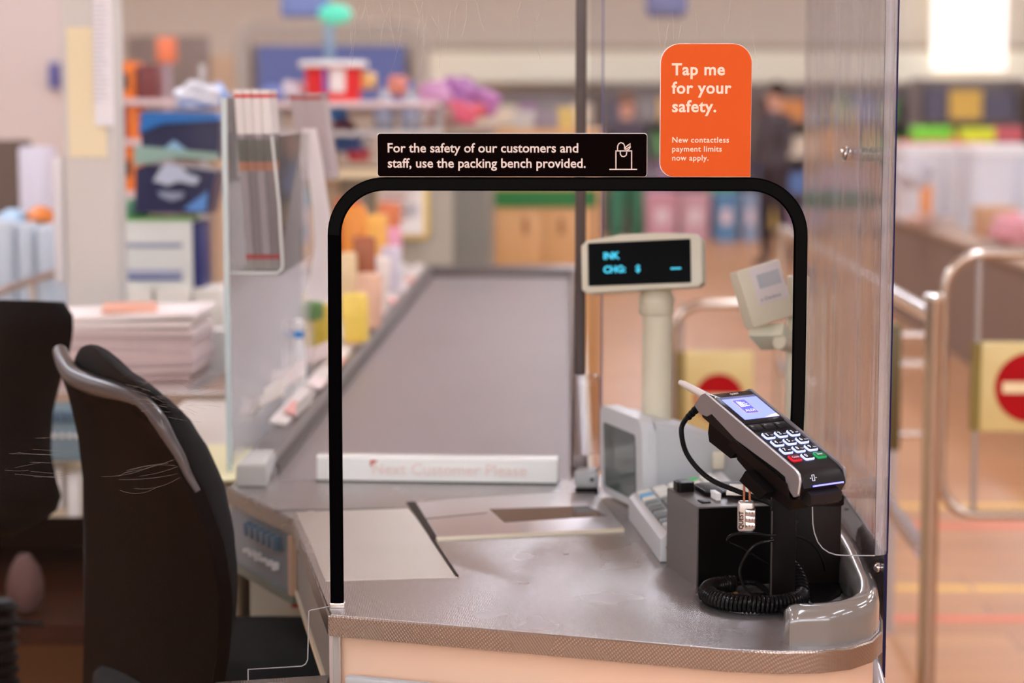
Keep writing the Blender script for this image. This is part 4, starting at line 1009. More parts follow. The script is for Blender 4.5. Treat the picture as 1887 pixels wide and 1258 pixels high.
# second chair behind, belonging to the next checkout
c2_ = thing('office_chair', 'dark office chair of the next checkout, cut off by the left edge of the photo', 'chair', (-0.98, 3.45, 0))
Rc = [(555, 118), (566, 130), (590, 137), (640, 131), (700, 112), (760, 98), (830, 94), (880, 104), (915, 114), (945, 104), (975, 60), (992, 20)]
rws = []
for i in range(18):
    y = 556 + (990-556)*i/17; xr = interp(Rc, y); xl = -170+0.25*(137-xr)
    ring_ = []
    for t_ in range(11):
        t = t_/10; ring_.append(AY(xl+(xr-xl)*t, y-4*math.sin(math.pi*t), 3.36-0.05*math.sin(math.pi*t)+0.03*t))
    for t_ in range(10, -1, -1):
        t = t_/10; ring_.append(AY(xl+(xr-xl)*t, y-4*math.sin(math.pi*t), 3.40-0.05*math.sin(math.pi*t)+0.03*t))
    rws.append(ring_)
m = B(); loft(m, rws, closed=True); obj('back_shell', m, mat('brown_black_shell', (14, 8, 6), 0.5, spec=0.1), c2_, smooth=60)
m = B(); rws = [[p+Vector((-0.025, 0.045+(0.02 if k > 10 else -0.005), 0)) for k, p in enumerate(r_)] for r_ in rws[1:-3]]
loft(m, rws, closed=True); obj('back_cushion', m, fab, c2_, smooth=60)
bx_ = AY(-8, 1000, 3.45)
obj('bellows', lathe(B(), (bx_.x+0.006, 3.45, 0.42), [(0.02 if i % 2 else 0.030, i*0.011) for i in range(18)], 16), black, c2_)
obj('seat_lever', tube(B(), [AY(0, 1146, 3.42), AY(40, 1148, 3.42), AY(80, 1150, 3.42)], 0.006, 8), black, c2_)
obj('seat', lathe(B(), (bx_.x-0.40, 3.66, 0.60), [(0.20, 0), (0.22, 0.02), (0.21, 0.05), (0.1, 0.06)], 28), fab, c2_)
obj('gas_column', cyl(B(), (bx_.x, 3.45, 0.08), (bx_.x, 3.45, 0.45), 0.026), black, c2_)
for i in range(5):
    a = R(40+72*i); d = Vector((math.cos(a), math.sin(a), 0)); c = Vector((bx_.x, 3.45, 0))
    lg = obj('base_leg', tube(B(), [c+Vector((0, 0, 0.10)), c+d*0.20+Vector((0, 0, 0.065))], [0.02, 0.012], 10), black, c2_)
    obj('castor', cyl(B(), c+d*0.20+Vector((-d.y, d.x, 0))*0.014+Vector((0, 0, 0.03)), c+d*0.20-Vector((-d.y, d.x, 0))*0.014+Vector((0, 0, 0.03)), 0.03), black, lg)
bg = AY(45, 1040, 3.95)
obj('waste_bag', lathe(B(), (bg.x, 3.95, 0.46), [(0.01, 0), (0.022, 0.005), (0.036, 0.03), (0.036, 0.06), (0.028, 0.09), (0.012, 0.115)], 20), mat('pinkish_bag', (104, 78, 74), 0.5, spec=0.1), None, label='pinkish rounded plastic bag behind the left chair\'s bellows, held on a cabinet shelf', category='bag')

# ------------------------------------------------------------------ next checkout on the left
lc = thing('neighbouring_checkout', 'neighbouring checkout on the left with steel top and beige cabinet', 'counter', (-1.6, 4.8, 0))
obj('worktop', box2(B(), (-2.9, 4.17, CT-0.028), (-0.69, 5.7, CT), 0.002), mat('pale_steel_top', (206, 200, 196), 0.3, 0.7), lc)
obj('top_edge', box2(B(), (-2.9, 4.165, CT-0.034), (-0.69, 4.17, CT-0.004)), mat('brown_steel_edge', (170, 152, 136), 0.3, 0.6), lc)
obj('cabinet', box2(B(), (-2.9, 4.22, 0.595), (-0.70, 5.7, CT-0.028)), mat('beige_cabinet', (220, 204, 176), 0.5), lc)
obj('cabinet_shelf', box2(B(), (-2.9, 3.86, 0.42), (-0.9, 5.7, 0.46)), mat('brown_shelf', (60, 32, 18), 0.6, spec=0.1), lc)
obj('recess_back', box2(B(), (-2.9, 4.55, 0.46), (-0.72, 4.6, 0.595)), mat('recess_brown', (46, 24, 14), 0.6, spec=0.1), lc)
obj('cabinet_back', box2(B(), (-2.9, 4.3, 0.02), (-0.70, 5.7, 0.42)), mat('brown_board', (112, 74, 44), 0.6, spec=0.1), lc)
a, b_ = AY(93, 745, 4.14), AY(152, 850, 4.14)
swp = obj('switch_panel', box2(B(), (a.x-0.2, 4.14, b_.z), (b_.x, 4.165, a.z), 0.002), mat('blue_grey_panel', (118, 142, 152), 0.4), lc)
for i in range(4):
    p = AY(100+14*i, 768, 4.135)
    obj('rocker_switch', box(B(), p, (0.011, 0.01, 0.024), None, 0.002), _M['blue_switch'], swp)
    p = AY(100+14*i, 803, 4.135)
    obj('push_button', box(B(), p, (0.008, 0.01, 0.009), None, 0.002), white, swp)
for i, (x0_, x1_, y0_, y1_) in enumerate([(98, 118, 860, 935), (124, 152, 868, 960)]):
    a, b_ = AY(x0_, y0_, 4.2), AY(x1_, y1_, 4.2)
    obj('white_sleeve', box2(B(), (a.x, 4.19, max(b_.z, 0.60)), (b_.x, 4.215, a.z), 0.004), white, lc)
# slanted chrome conveyor rail at the far left
obj('chrome_rail', tube(B(), [AY(-60, 560, 4.6), AY(60, 515, 5.2), AY(110, 500, 5.5)], 0.012, 12), chrome, lc)
obj('rail_bracket', tube(B(), [AY(60, 515, 5.2), AY(62, 560, 5.2)-Vector((0, 0, 0.10))], 0.010, 12), chrome, lc)
# column with notices
col_ = thing('service_column', 'grey-white square service column with paper notices on the next checkout', 'column', (AY(163, 560, 4.6).x, 4.6, CT))
a, b_ = AY(118, 300, 4.55), AY(212, 300, 4.55)
obj('column_body', box2(B(), (a.x, 4.55, CT), (b_.x, 4.66, 2.3), 0.006), mat('grey_white_column', (214, 210, 202), 0.5), col_)
a, b_ = AY(121, 50, 4.54), AY(176, 290, 4.54); c_ = AY(196, 290, 4.54)
m = B(); prism(m, [(a.x, b_.z), (c_.x, b_.z), (c_.x, AY(190, 230, 4.54).z), (b_.x, AY(190, 230, 4.54).z), (b_.x, a.z), (a.x, a.z)], (0, 4.547, 0), (1, 0, 0), (0, 0, 1), (0, -0.002, 0))
obj('yellowed_notice', m, mat('yellowed_paper', (240, 226, 186), 0.6), col_)
a, b_ = AY(166, -120, 4.53), AY(209, 232, 4.53)
nt_ = obj('white_notice', box2(B(), (a.x, 4.535, b_.z), (b_.x, 4.538, a.z)), mat('white_paper', (240, 238, 240), 0.6), col_)
m = B()
for i in range(22):
    p = AY(171, 8+i*8.5, 4.53); L_ = 0.035*(0.6+0.4*random.random()); box2(m, (p.x, 4.5335, p.z), (p.x+L_, 4.535, p.z+0.0025))
obj('notice_lines', m, mat('light_grey_print', (196, 192, 200), 0.6), nt_)
a, b_ = AY(95, 170, 4.62), AY(127, 522, 4.62)
obj('side_sleeve', box2(B(), (a.x, 4.60, b_.z), (b_.x, 4.64, AY(100, 290, 4.62).z), 0.01), mat('white_sleeve', (228, 224, 224), 0.35), col_)
# newspapers
nz = CT
stack = [(i, 0.2) for i in range(16)]
for i in range(13):
    zc = nz + 0.0006 + i*0.0112
    x0_, x1_ = -1.09+random.uniform(-.004, .004), -0.775+random.uniform(-.006, .006)+0.0015*i
    if i > 8: x1_ += 0.004
    bmn = B()
    m0 = [(x0_, 4.19), (x1_, 4.19+0.003*random.random()), (x1_+0.002, 4.42), (x0_, 4.42)]
    slab(bmn, m0, zc, zc+0.0108, 0.0035, 2)
    for v_ in bmn.verts:
        k = max(0, (v_.co.x-(x1_-0.10))/0.10); v_.co.z += 0.014*k*k*math.sin(i*0.55) + 0.010*k*k*(i/13); v_.co.x += 0.010*math.sin(i*0.5)*k
    tone = ([(206, 186, 182), (190, 168, 166), (214, 196, 190), (180, 160, 160)][i % 4] if i < 11 else (240, 228, 222))
    lab = ['pinkish newspaper bundle %s of the stack on the left counter' % s for s in ('at the bottom', 'second from the bottom', 'third from the bottom', 'fourth from the bottom', 'fifth from the bottom', 'sixth from the bottom', 'in the exact middle', 'sixth from the top', 'fifth from the top', 'fourth from the top', 'third from the top', 'second from the top', 'at the top')][i]
    obj('newspaper', bmn, mat('newsprint_%d' % (i % 4 if i < 11 else 9), tone, 0.7, noise=0.08, nscale=60), None, 50, lab, 'newspaper', 'newspapers stacked on the left counter')
obj('catalogue', box(B(), (AY(240, 588, 4.30).x, 4.30, nz+0.158), (0.11, 0.17, 0.006), Matrix.Rotation(0.2, 3, 'Z')), mat('orange_print', (232, 168, 140), 0.5), None, label='orange-printed leaflet lying on top of the newspaper stack', category='leaflet')
obj('paper_cup', lathe(B(), (AY(392, 700, 4.5).x, 4.5, CT), [(0.028, 0), (0.036, 0.088), (0.038, 0.09), (0.036, 0.092)], 20), white, None, label='plain white round tub to the right of the newspaper stack', category='tub')
# stock behind the newspapers
for i, (x0_, x1_) in enumerate([(213, 281), (285, 352), (356, 412), ]):
    a, b_ = AY(x0_, 532, 5.0), AY(x1_, 640, 5.0)
    obj('white_box', box2(B(), (a.x, 5.0, CT+0.001), (b_.x, 5.15, a.z), 0.004), mat('cream_white_box', (238, 232, 220), 0.6), None, label=['leftmost plain white box under the striped carton', 'middle plain white box under the striped carton', 'rightmost plain white box beside the clear stand'][i], category='box', group='white boxes behind the newspapers')
a, b_ = AY(213, 405, 5.02), AY(355, 531, 5.02); ztop = AY(281, 532, 5.0).z
stc = thing('striped_carton', 'white carton with blue stripes and a navy side, under the navy packs', 'box', ((a.x+b_.x)/2, 5.1, ztop))
obj('carton', box2(B(), (a.x, 5.02, ztop), (b_.x, 5.14, a.z), 0.003), mat('white_green_carton', (236, 238, 230), 0.5), stc)
obj('navy_side', box2(B(), (b_.x, 5.03, ztop), (AY(373, 500, 5.03).x, 5.14, a.z-0.006), 0.002), mat('navy', (28, 40, 104), 0.5), stc)
for y0_, y1_, mm in ((448, 456, mat('grey_blue_stripe', (150, 160, 184), 0.5)), (497, 507, mat('pale_blue_stripe', (170, 176, 200), 0.5)), (509, 517, mat('navy_stripe', (56, 78, 146), 0.5))):
    p, q = AY(216, y0_, 5.015), AY(335, y1_, 5.015)
    obj('stripe', box2(B(), (p.x, 5.017, q.z), (q.x, 5.02, p.z)), mm, stc)
obj('green_edge', box2(B(), (a.x, 5.015, a.z-0.001), (b_.x, 5.14, a.z+0.005)), mat('lime_edge', (120, 200, 90), 0.5), stc)
def pack(y0_, y1_, x0a, x1a, x0b, x1b, label, tiltc):
    za = AY(300, y0_, 5.0).z; zb_ = AY(300, y1_, 5.0).z
    t = thing('paper_roll_pack', label, 'pack of rolls', (AY((x0a+x1a)/2, y1_, 5.07).x, 5.08, zb_), 0, 'navy packs stacked on the striped carton')
    m = B(); prism(m, [(AY(x0b, y1_, 5.0).x, zb_), (AY(x1b, y1_+10, 5.0).x, zb_-0.002), (AY(x1a, y0_+18, 5.0).x, za-0.016), (AY(x0a+20, y0_, 5.0).x, za), (AY(x0a, y0_+10, 5.0).x, za-0.01)], (0, 5.0, 0), (1, 0, 0), (0, 0, 1), (0, 0.14, 0), 0.012, 3)
    obj('wrapper', m, mat('deep_navy_wrap', (26, 34, 78), 0.3), t)
    return t, za, zb_
t1, za, zb_ = pack(206, 293, 258, 405, 262, 402, 'upper navy pack of paper rolls with a bright blue top', 0)
m = B(); prism(m, [(AY(258, 240, 5).x, AY(258, 246, 5).z), (AY(300, 226, 5).x, AY(300, 228, 5).z), (AY(405, 222, 5).x, AY(405, 222, 5).z), (AY(400, 208, 5).x, AY(400, 208, 5).z), (AY(262, 206, 5).x, AY(262, 206, 5).z)], (0, 4.985, 0), (1, 0, 0), (0, 0, 1), (0, 0.14, 0), 0.004)
obj('blue_top', m, mat('bright_blue_wrap', (22, 112, 190), 0.35), t1)
m = B(); prism(m, [(AY(300, 278, 5).x, AY(300, 278, 5).z), (AY(322, 258, 5).x, AY(322, 258, 5).z), (AY(345, 276, 5).x, AY(345, 276, 5).z)], (0, 4.985, 0), (1, 0, 0), (0, 0, 1), (0, 0.004, 0)); obj('peak_picture', m, mat('pale_blue_print', (150, 196, 230), 0.4), t1)
t2, za, zb_ = pack(303, 392, 250, 400, 248, 385, 'lower navy pack of paper rolls with a pale green band', 0)
m = B(); prism(m, [(AY(250, 265, 5).x, AY(250, 268, 5).z), (AY(404, 284, 5).x, AY(404, 282, 5).z), (AY(404, 292, 5).x, AY(404, 294, 5).z), (AY(330, 288, 5).x, AY(330, 290, 5).z), (AY(250, 305, 5).x, AY(250, 305, 5).z)], (0, 4.982, 0), (1, 0, 0), (0, 0, 1), (0, 0.012, 0)); obj('pale_green_band', m, mat('pale_green_wrap', (150, 184, 170), 0.4), t2)
mt = B(); prism(mt, [(AY(x, y, 5).x, AY(x, y, 5).z) for x, y in [(284, 334), (298, 310), (315, 300), (335, 306), (345, 318), (370, 328), (362, 340), (330, 334), (310, 342), (296, 336)]], (0, 4.986, 0), (1, 0, 0), (0, 0, 1), (0, 0.008, 0)); obj('mountain_picture', mt, mat('snow_print', (196, 206, 224), 0.4), t2)
mt = B(); prism(mt, [(AY(x, y, 5).x, AY(x, y, 5).z) for x, y in [(292, 352), (340, 354), (338, 364), (318, 370), (298, 362)]], (0, 4.986, 0), (1, 0, 0), (0, 0, 1), (0, 0.008, 0)); obj('pale_words_patch', mt, mat('pale_patch', (150, 160, 184), 0.4), t2)
mt = B(); prism(mt, [(AY(x, y, 5).x, AY(x, y, 5).z) for x, y in [(340, 384), (384, 352), (381, 388), (360, 390)]], (0, 4.986, 0), (1, 0, 0), (0, 0, 1), (0, 0.008, 0)); obj('blue_swoosh', mt, mat('swoosh_blue', (90, 150, 220), 0.4), t2)
# crumpled bags on the packs
def lump(name, c, r, m, label, cat_, sq=(1, 1, 0.6), seed=1, group=None):
    b = bmesh.new(); bmesh.ops.create_icosphere(b, subdivisions=3, radius=1)
    rnd = random.Random(seed); ph = [rnd.uniform(0, 6) for _ in range(6)]
    for v in b.verts:
        n_ = 1+0.16*math.sin(v.co.x*4+ph[0])*math.sin(v.co.y*5+ph[1])+0.12*math.sin(v.co.z*7+ph[2]+v.co.x*3)+0.06*math.sin(v.co.y*13+ph[3])
        v.co = Vector((v.co.x*r*sq[0]*n_, v.co.y*r*sq[1]*n_, max(v.co.z*n_, -0.75)*r*sq[2]))+Vector(c)
    return obj(name, b, m, None, 60, label, cat_, group)
def lumppx(name, px, py, Y, rpx, m, label, cat_, sq=(1, 1, 0.6), seed=1, group=None):
    p = AY(px, py, Y); return lump(name, p, rpx*Y/FPX, m, label, cat_, sq, seed, group)
lumppx('plastic_wrap', 362, 180, 5.07, 40, mat('white_plastic', (222, 224, 230), 0.3), 'crumpled white plastic wrap on top of the navy packs', 'plastic wrap', (1, 1, 0.7), 3)
lumppx('plastic_wrap', 398, 178, 5.12, 26, mat('pale_blue_plastic', (150, 180, 230), 0.3), 'crumpled pale blue plastic on top of the navy packs, right of the white wrap', 'plastic wrap', (1, 1, 1.0), 5)
lumppx('salad_bag', 235, 388, 5.06, 34, mat('green_clear_bag', (112, 176, 140), 0.35), 'green and grey plastic bag wedged beside the lower navy pack', 'bag', (1, 1, 0.55), 8)
# shelf unit with orange cartons further back
og_m = mat('orange_carton', (236, 124, 36), 0.5); dk_m = mat('dark_red_carton', (120, 52, 52), 0.5)
shu = thing('display_shelf', 'pinkish white display shelf holding orange cartons behind the navy packs', 'shelf', (-1.05, 6.2, 0))
def Sx(px, Y): return AY(px, 300, Y).x
def Sz(py, Y): return AY(300, py, Y).z
YB = 6.2
for i, y in enumerate((182, 256, 352)):
    zz_ = Sz(y, YB)
    obj('shelf_board', box2(B(), (Sx(205, YB), YB-0.02, zz_-0.018), (Sx(345, YB), YB+0.30, zz_)), mat('pinkish_shelf', (228, 204, 202), 0.5), shu)
for x in (205, 345): obj('upright', box2(B(), (Sx(x, YB)-0.01, YB+0.28, 0), (Sx(x, YB)+0.01, YB+0.30, 1.56)), steel_dull, shu)
sh_items = [(214, 252, 112, 182, og_m, 'orange carton with a dark picture, at the left of the top shelf'), (255, 290, 120, 182, dk_m, 'dark red carton on the top shelf beside the orange carton'),
            (214, 234, 190, 256, mat('wine_carton', (176, 70, 90), 0.5), 'wine red carton on the middle display shelf'), (236, 256, 192, 256, og_m, 'narrow orange carton on the middle display shelf'),
            (214, 255, 262, 352, og_m, 'orange carton with a dark label on the lowest display shelf')]
for x0_, x1_, y0_, y1_, mm, lab in sh_items:
    o = obj('carton', box2(B(), (Sx(x0_, YB), YB, Sz(y1_, YB)), (Sx(x1_, YB), YB+0.12, Sz(y0_, YB)), 0.004), mm, None, label=lab, category='box')
    if 'dark' in lab and mm is og_m:
        obj('dark_label', box2(B(), (Sx((x0_+x1_)/2-10, YB), YB-0.003, Sz((y0_+y1_)/2+18, YB)), (Sx((x0_+x1_)/2+8, YB), YB, Sz((y0_+y1_)/2-12, YB))), mat('dark_label', (92, 52, 40), 0.5), o)
# packs at the far left
for i, (x0_, x1_) in enumerate([(-40, 22), (24, 58), (60, 92)]):
    Yp = 5.4; z0_ = CT+0.001
    obj('bottle_pack', box2(B(), (Sx(x0_, Yp), Yp, z0_), (Sx(x1_, Yp), Yp+0.2, Sz(405+i*6, Yp)), 0.015, 3), mat('pale_blue_pack', (206, 216, 226), 0.35), None,
        label=['pale blue wrapped pack at the very left edge of the counter', 'pale blue wrapped pack, middle one at the far left', 'pale blue wrapped pack next to the column'][i], category='pack', group='wrapped packs at the far left')
lumppx('orange_bag', 76, 398, 5.5, 24, mat('orange_plastic', (240, 140, 60), 0.4), 'small orange bag on the pale blue packs left of the column', 'bag', (1, 1, 0.7), 4)
lumppx('blue_wrap', 24, 402, 5.5, 30, mat('sky_blue_plastic', (176, 210, 236), 0.35), 'light blue crumpled wrap on the pale packs at the left edge', 'plastic wrap', (1, 1, 0.5), 9)
p = AY(72, 400, 6.2)
obj('paper_roll', lathe(B(), (p.x, 6.2, 0.9), [(0.05, 0), (0.055, 0.01), (0.055, p.z-0.9+0.20), (0.05, p.z-0.9+0.21)], 24), mat('lilac_white_roll', (222, 218, 230), 0.5), None, label='tall white roll standing left of the column', category='roll')
obj('roll_table', box2(B(), (p.x-0.9, 6.0, 0.86), (p.x+0.08, 6.6, 0.9)), cream, None, label='cream table carrying the tall white roll at the left', category='table')
bm_ = bpy.context.scene.collection.objects.get('roll_table')
obj('table_cabinet', box2(B(), (p.x-0.85, 6.05, 0), (p.x+0.05, 6.55, 0.86)), cream, bm_)
obj('brown_screen', box2(B(), (Sx(-60, 6.9), 6.9, 0), (Sx(54, 6.9), 6.95, Sz(258, 6.9)), 0.01), mat('brown_screen', (92, 72, 60), 0.6), None, label='dark brown partition panel at the far left behind the white roll', category='panel')
obj('blue_notice', box2(B(), (Sx(90, 12.9), 12.96, Sz(163, 12.9)), (Sx(108, 12.9), 13.0, Sz(115, 12.9))), mat('indigo_notice', (70, 76, 150), 0.5), None, label='small blue notice on the white partition wall at the left', category='notice')
# ------------------------------------------------------------------ clear sheet and pockets beside the belt
XC = -0.535
YC0 = 3.24
cs = thing('clear_side_stand', 'clear acrylic stand with a pocket, upright at the left of the belt', 'stand', (XC, 3.7, CT-0.03))
acl = clear_acrylic('clear_pocket', (0.95, 0.965, 0.96), 0.0, ior=1.06, painted_haze=0.05)
ach = clear_acrylic('hazy_side_sheet', (0.97, 0.97, 0.97), 0.0, ior=1.03, painted_haze=0.16)  # white haze in the colour stands for the sheet's bright reflection
ztop_ = AY(412, 180, YC0).z
obj('side_sheet', box2(B(), (XC-0.0025, YC0, CT-0.012), (XC+0.0025, 4.32, AY(590, 300, 4.3).z)), ach, cs)
obj('front_edge', box2(B(), (XC-0.005, YC0-0.003, CT-0.012), (XC+0.004, YC0+0.002, ztop_)), mat('pale_aqua_edge', (196, 212, 212), 0.15, coat=1), cs)
obj('upper_sheet', box2(B(), (XC-0.0025, YC0, AY(590, 300, 4.3).z), (XC+0.0025, 3.5, ztop_)), acl, cs)
zf = AY(500, 503, YC0+0.02).z; zft = AY(500, 250, YC0+0.02).z
xf0, xf1 = XC+0.003, AY(521, 500, YC0+0.02).x
m = B(); prism(m, [(xf0, zf), (xf1-0.008, zf), (xf1, zf+0.008), (xf1-0.012, zft), (xf0, zft)], (0, YC0+0.018, 0), (1, 0, 0), (0, 0, 1), (0, 0.003, 0))
obj('pocket_front', m, acl, cs)
em = mat('pale_clear_edge', (226, 230, 226), 0.15, coat=1)
obj('pocket_edge', tube(B(), [(xf0, YC0+0.018, zf), (xf1-0.008, YC0+0.018, zf), (xf1-0.001, YC0+0.018, zf+0.006), (xf1, YC0+0.018, zf+0.015), (xf1-0.004, YC0+0.018, (zf+zft)/2), (xf1-0.014, YC0+0.018, zft)], 0.0022, 8), em, cs)
obj('pocket_floor', box2(B(), (xf0, YC0+0.018, zf-0.003), (xf1-0.004, 3.62, zf)), acl, cs)
m = B(); prism(m, [(YC0+0.02, zf), (3.62, zf), (3.62, zft), (YC0+0.02, zft)], (xf1-0.004, 0, 0), (0, 1, 0), (0, 0, 1), (0.003, 0, 0)); obj('pocket_side', m, acl, cs)
# paper bundles in the pocket: tall thin newspapers rolled flat, seen on edge
def bundle(px_top, px_bot, wpx, Y, ytop, ybot, label, tone):
    a, b = AY(px_top, ytop, Y), AY(px_bot, ybot, Y); wd = wpx*Y/FPX
    ax = (a-b).normalized(); L = (a-b).length
    t = thing('folded_paper', label, 'folded paper', (b.x+wd/2, Y+0.01, b.z), 0, 'papers in the clear pocket')
    def seg(n, s0, s1, m_, d=0.0):
        q = B(); prism(q, [(-d*0.3, s0*L), (wd+d*0.3, s0*L), (wd+d*0.3, s1*L), (-d*0.3, s1*L)], b, (1, 0, 0), ax, (0, 0.09, 0), 0.001)
        for v in q.verts: v.co.y -= d
        obj(n, q, m_, t)
    seg('sheets', 0, 0.755, tone); seg('foot_band', 0.0, 0.055, mat('grey_print_foot', (150, 138, 132), 0.6), 0.0006)
    seg('red_band', 0.055, 0.085, mat('red_print_band', (166, 44, 40), 0.6), 0.0008)
    seg('orange_band', 0.55, 0.60, mat('rust_band', (176, 108, 74), 0.6), 0.0006)
    seg('dark_band', 0.60, 0.725, mat('dark_olive_band', (88, 84, 72), 0.6), 0.0006)
    seg('pale_head', 0.755, 1.0, mat('pale_head', (226, 218, 212), 0.6), 0.0004)
    seg('red_title', 0.955, 0.975, mat('red_title', (206, 70, 66), 0.6), 0.001)
tones = [mat('mauve_newsprint', (158, 144, 146), 0.65), mat('mauve_newsprint_dark', (128, 114, 114), 0.65)]
for i, (x_, w_) in enumerate(((0, 15), (16, 15), (32, 16), (49, 17))):
    bundle(431+x_*0.98, 455+x_*0.93, w_*0.95, YC0+0.035+0.004*i, 165, 496, ['leftmost', 'second', 'third', 'rightmost'][i]+' of the four folded papers standing in the front clear pocket', tones[i % 2])
for i, (x_, xb, w_) in enumerate(((532, 575, 26), (560, 592, 30))):
    a, b = AY(x_, 172, 3.75), AY(x_+(xb-x_)*0.7, 330, 3.75); ax = (a-b).normalized(); L = (a-b).length; wd = w_*3.75/FPX
    t = thing('folded_paper', ['left', 'right'][i]+' one of the two greyish papers with red titles further back in the stand', 'folded paper', (b.x, 3.76, b.z), 0, 'papers in the clear pocket')
    q = B(); prism(q, [(0, 0), (wd, 0), (wd, L), (0, L)], b, (1, 0, 0), ax, (0, 0.12, 0), 0.001); obj('sheets', q, mat('grey_newsprint', (176, 162, 160), 0.65), t)
    q = B(); prism(q, [(0, L*0.93), (wd, L*0.93), (wd, L*0.965), (0, L*0.965)], b-Vector((0, 0.001, 0)), (1, 0, 0), ax, (0, 0.12, 0)); obj('red_title', q, mat('dark_red_title', (168, 36, 40), 0.6), t)
# long curled receipt strip
pts_l = [(556, 236), (566, 300), (576, 380), (580, 450), (572, 510), (563, 552)]
pts_r = [(583, 236), (594, 300), (606, 380), (616, 450), (622, 510), (627, 555)]
rws = []
for (l, r_, k) in zip(pts_l, pts_r, range(6)):
    A_, C_ = AY(l[0], l[1], 3.62-0.015*k), AY(r_[0], r_[1], 3.62-0.015*k+0.02)
    rws.append([A_, (A_+C_)/2+Vector((0, -0.003, 0)), C_, C_+Vector((0, 0.0006, 0)), (A_+C_)/2+Vector((0, -0.0024, 0)), A_+Vector((0, 0.0006, 0))])
m = B(); loft(m, rws, closed=True); obj('receipt_strip', m, mat('receipt_white', (224, 214, 210), 0.6), None, 60, 'long white curled paper strip hanging from the clear stand', 'paper strip')
# cards and sheets on the side of the rail
sheet_m = mat('cream_sheet', (234, 226, 180), 0.6)
obj('cream_sheet', box(B(), (-0.56, 3.33, CT+0.002), (0.075, 0.34, 0.003), Matrix.Rotation(0.1, 3, 'Z')), sheet_m, None, label='pale yellow sheet lying left of the near end of the rail', category='sheet')
for i, (x, y, Yc, s, rz, tone) in enumerate([(458, 676, 3.75, 0.042, 0.6, 0), (505, 722, 3.55, 0.045, 0.5, 1), (468, 752, 3.5, 0.036, 0.8, 2), (540, 690, 3.85, 0.05, 0.5, 0), (515, 640, 4.1, 0.05, 0.4, 1), (590, 650, 4.3, 0.05, 0.4, 3), (560, 745, 3.45, 0.034, 0.7, 2)]):
    p = AY(x, y, Yc)
    lab = ['upper left of the group', 'in the middle of the group', 'lowest left of the group', 'right of the middle card', 'highest of the group', 'nearest the black edging', 'lowest right by the rail'][i]
    obj('price_card', box(B(), (p.x, p.y, p.z), (s*1.2, 0.003, s), Matrix.Rotation(-0.5, 3, 'Z') @ Matrix.Rotation(-rz, 3, 'Y') @ Matrix.Rotation(-0.8, 3, 'X')), mat('card_tone_%d' % tone, [(226, 212, 206), (214, 204, 194), (186, 178, 170), (228, 206, 198)][tone], 0.5), None,
        label='tilted white price card left of the rail, '+lab, category='price card', group='price cards on the rack')
rk = thing('card_rack', 'grey slanted sweets rack along the left of the belt', 'rack', (-0.60, 5.2, 0))
m = B(); prism(m, [(-0.530, 0.60), (-0.530, 0.90), (-0.60, 0.93), (-0.64, 0.99), (-0.68, 1.0), (-0.68, 0.60)], (0, 4.35, 0), (1, 0, 0), (0, 0, 1), (0, 2.6, 0), 0.004)
obj('rack_body', m, mat('rack_grey', (206, 196, 188), 0.5), rk)
m = B(); prism(m, [(-0.530, 0.55), (-0.530, 0.845), (-0.60, 0.852), (-0.77, 0.852), (-0.77, 0.55)], (0, 3.24, 0), (1, 0, 0), (0, 0, 1), (0, 0.90, 0), 0.004)
obj('rack_front', m, mat('rack_front_grey', (222, 214, 204), 0.5), rk)
obj('rack_base', box2(B(), (-0.66, 3.25, 0), (-0.530, 6.95, 0.55)), mat('rack_brown', (150, 130, 112), 0.6), rk)
p = AY(551, 640, 4.0)
sp = thing('spray_bottle', 'white bottle with a bright blue collar standing behind the clear sheet', 'bottle', (p.x, 4.0, CT))
zb0, zt0 = CT-0.003, AY(551, 590, 4.0).z
obj('bottle_body', lathe(B(), (p.x, 4.0, zb0), [(0.012, 0), (0.014, 0.01), (0.013, 0.09), (0.008, AY(551, 622, 4.0).z-zb0)], 18), mat('bottle_white', (230, 228, 226), 0.35), sp)
obj('blue_collar', lathe(B(), (p.x, 4.0, AY(551, 622, 4.0).z), [(0.009, 0), (0.010, 0.002), (0.010, 0.012), (0.009, 0.014)], 18), mat('bright_blue', (24, 130, 206), 0.3), sp)
obj('nozzle', lathe(B(), (p.x, 4.0, AY(551, 609, 4.0).z), [(0.009, 0), (0.012, 0.01), (0.008, 0.022)], 18), _M['bottle_white'], sp)
# sweets and packets on the rack
pk = [(655, 420, 5.6, 30, 70, (228, 140, 40), 'orange snack packet nearest the black edging on the rack'), (690, 430, 6.1, 30, 60, (240, 178, 80), 'golden snack packet behind the orange one on the rack'),
      (672, 470, 5.2, 28, 60, (158, 84, 44), 'brown snack packet on the rack below the orange packet'), (715, 400, 6.6, 26, 46, (206, 110, 60), 'burnt orange packet at the far end of the rack'),
      (640, 395, 5.9, 26, 50, (196, 84, 40), 'dark orange packet high on the rack at the black edging'), (722, 440, 6.4, 22, 36, (224, 150, 170), 'pink packet at the far end of the rack'),
      (700, 490, 5.4, 22, 30, (240, 226, 214), 'cream packet in the middle of the rack'), (655, 560, 4.7, 28, 34, (240, 206, 90), 'yellow packet on the near part of the rack'),
      (680, 520, 5.0, 26, 30, (226, 180, 150), 'peach packet beside the yellow one on the rack'), (720, 470, 6.0, 20, 28, (214, 206, 214), 'pale lilac packet on the rack'),
      (590, 580, 4.4, 24, 34, (196, 170, 60), 'mustard packet behind the curled strip'), (575, 572, 4.3, 20, 30, (92, 132, 70), 'green packet behind the curled strip'),
      (640, 500, 5.1, 22, 60, (224, 196, 150), 'tall cream packet on the rack next to the black edging')]
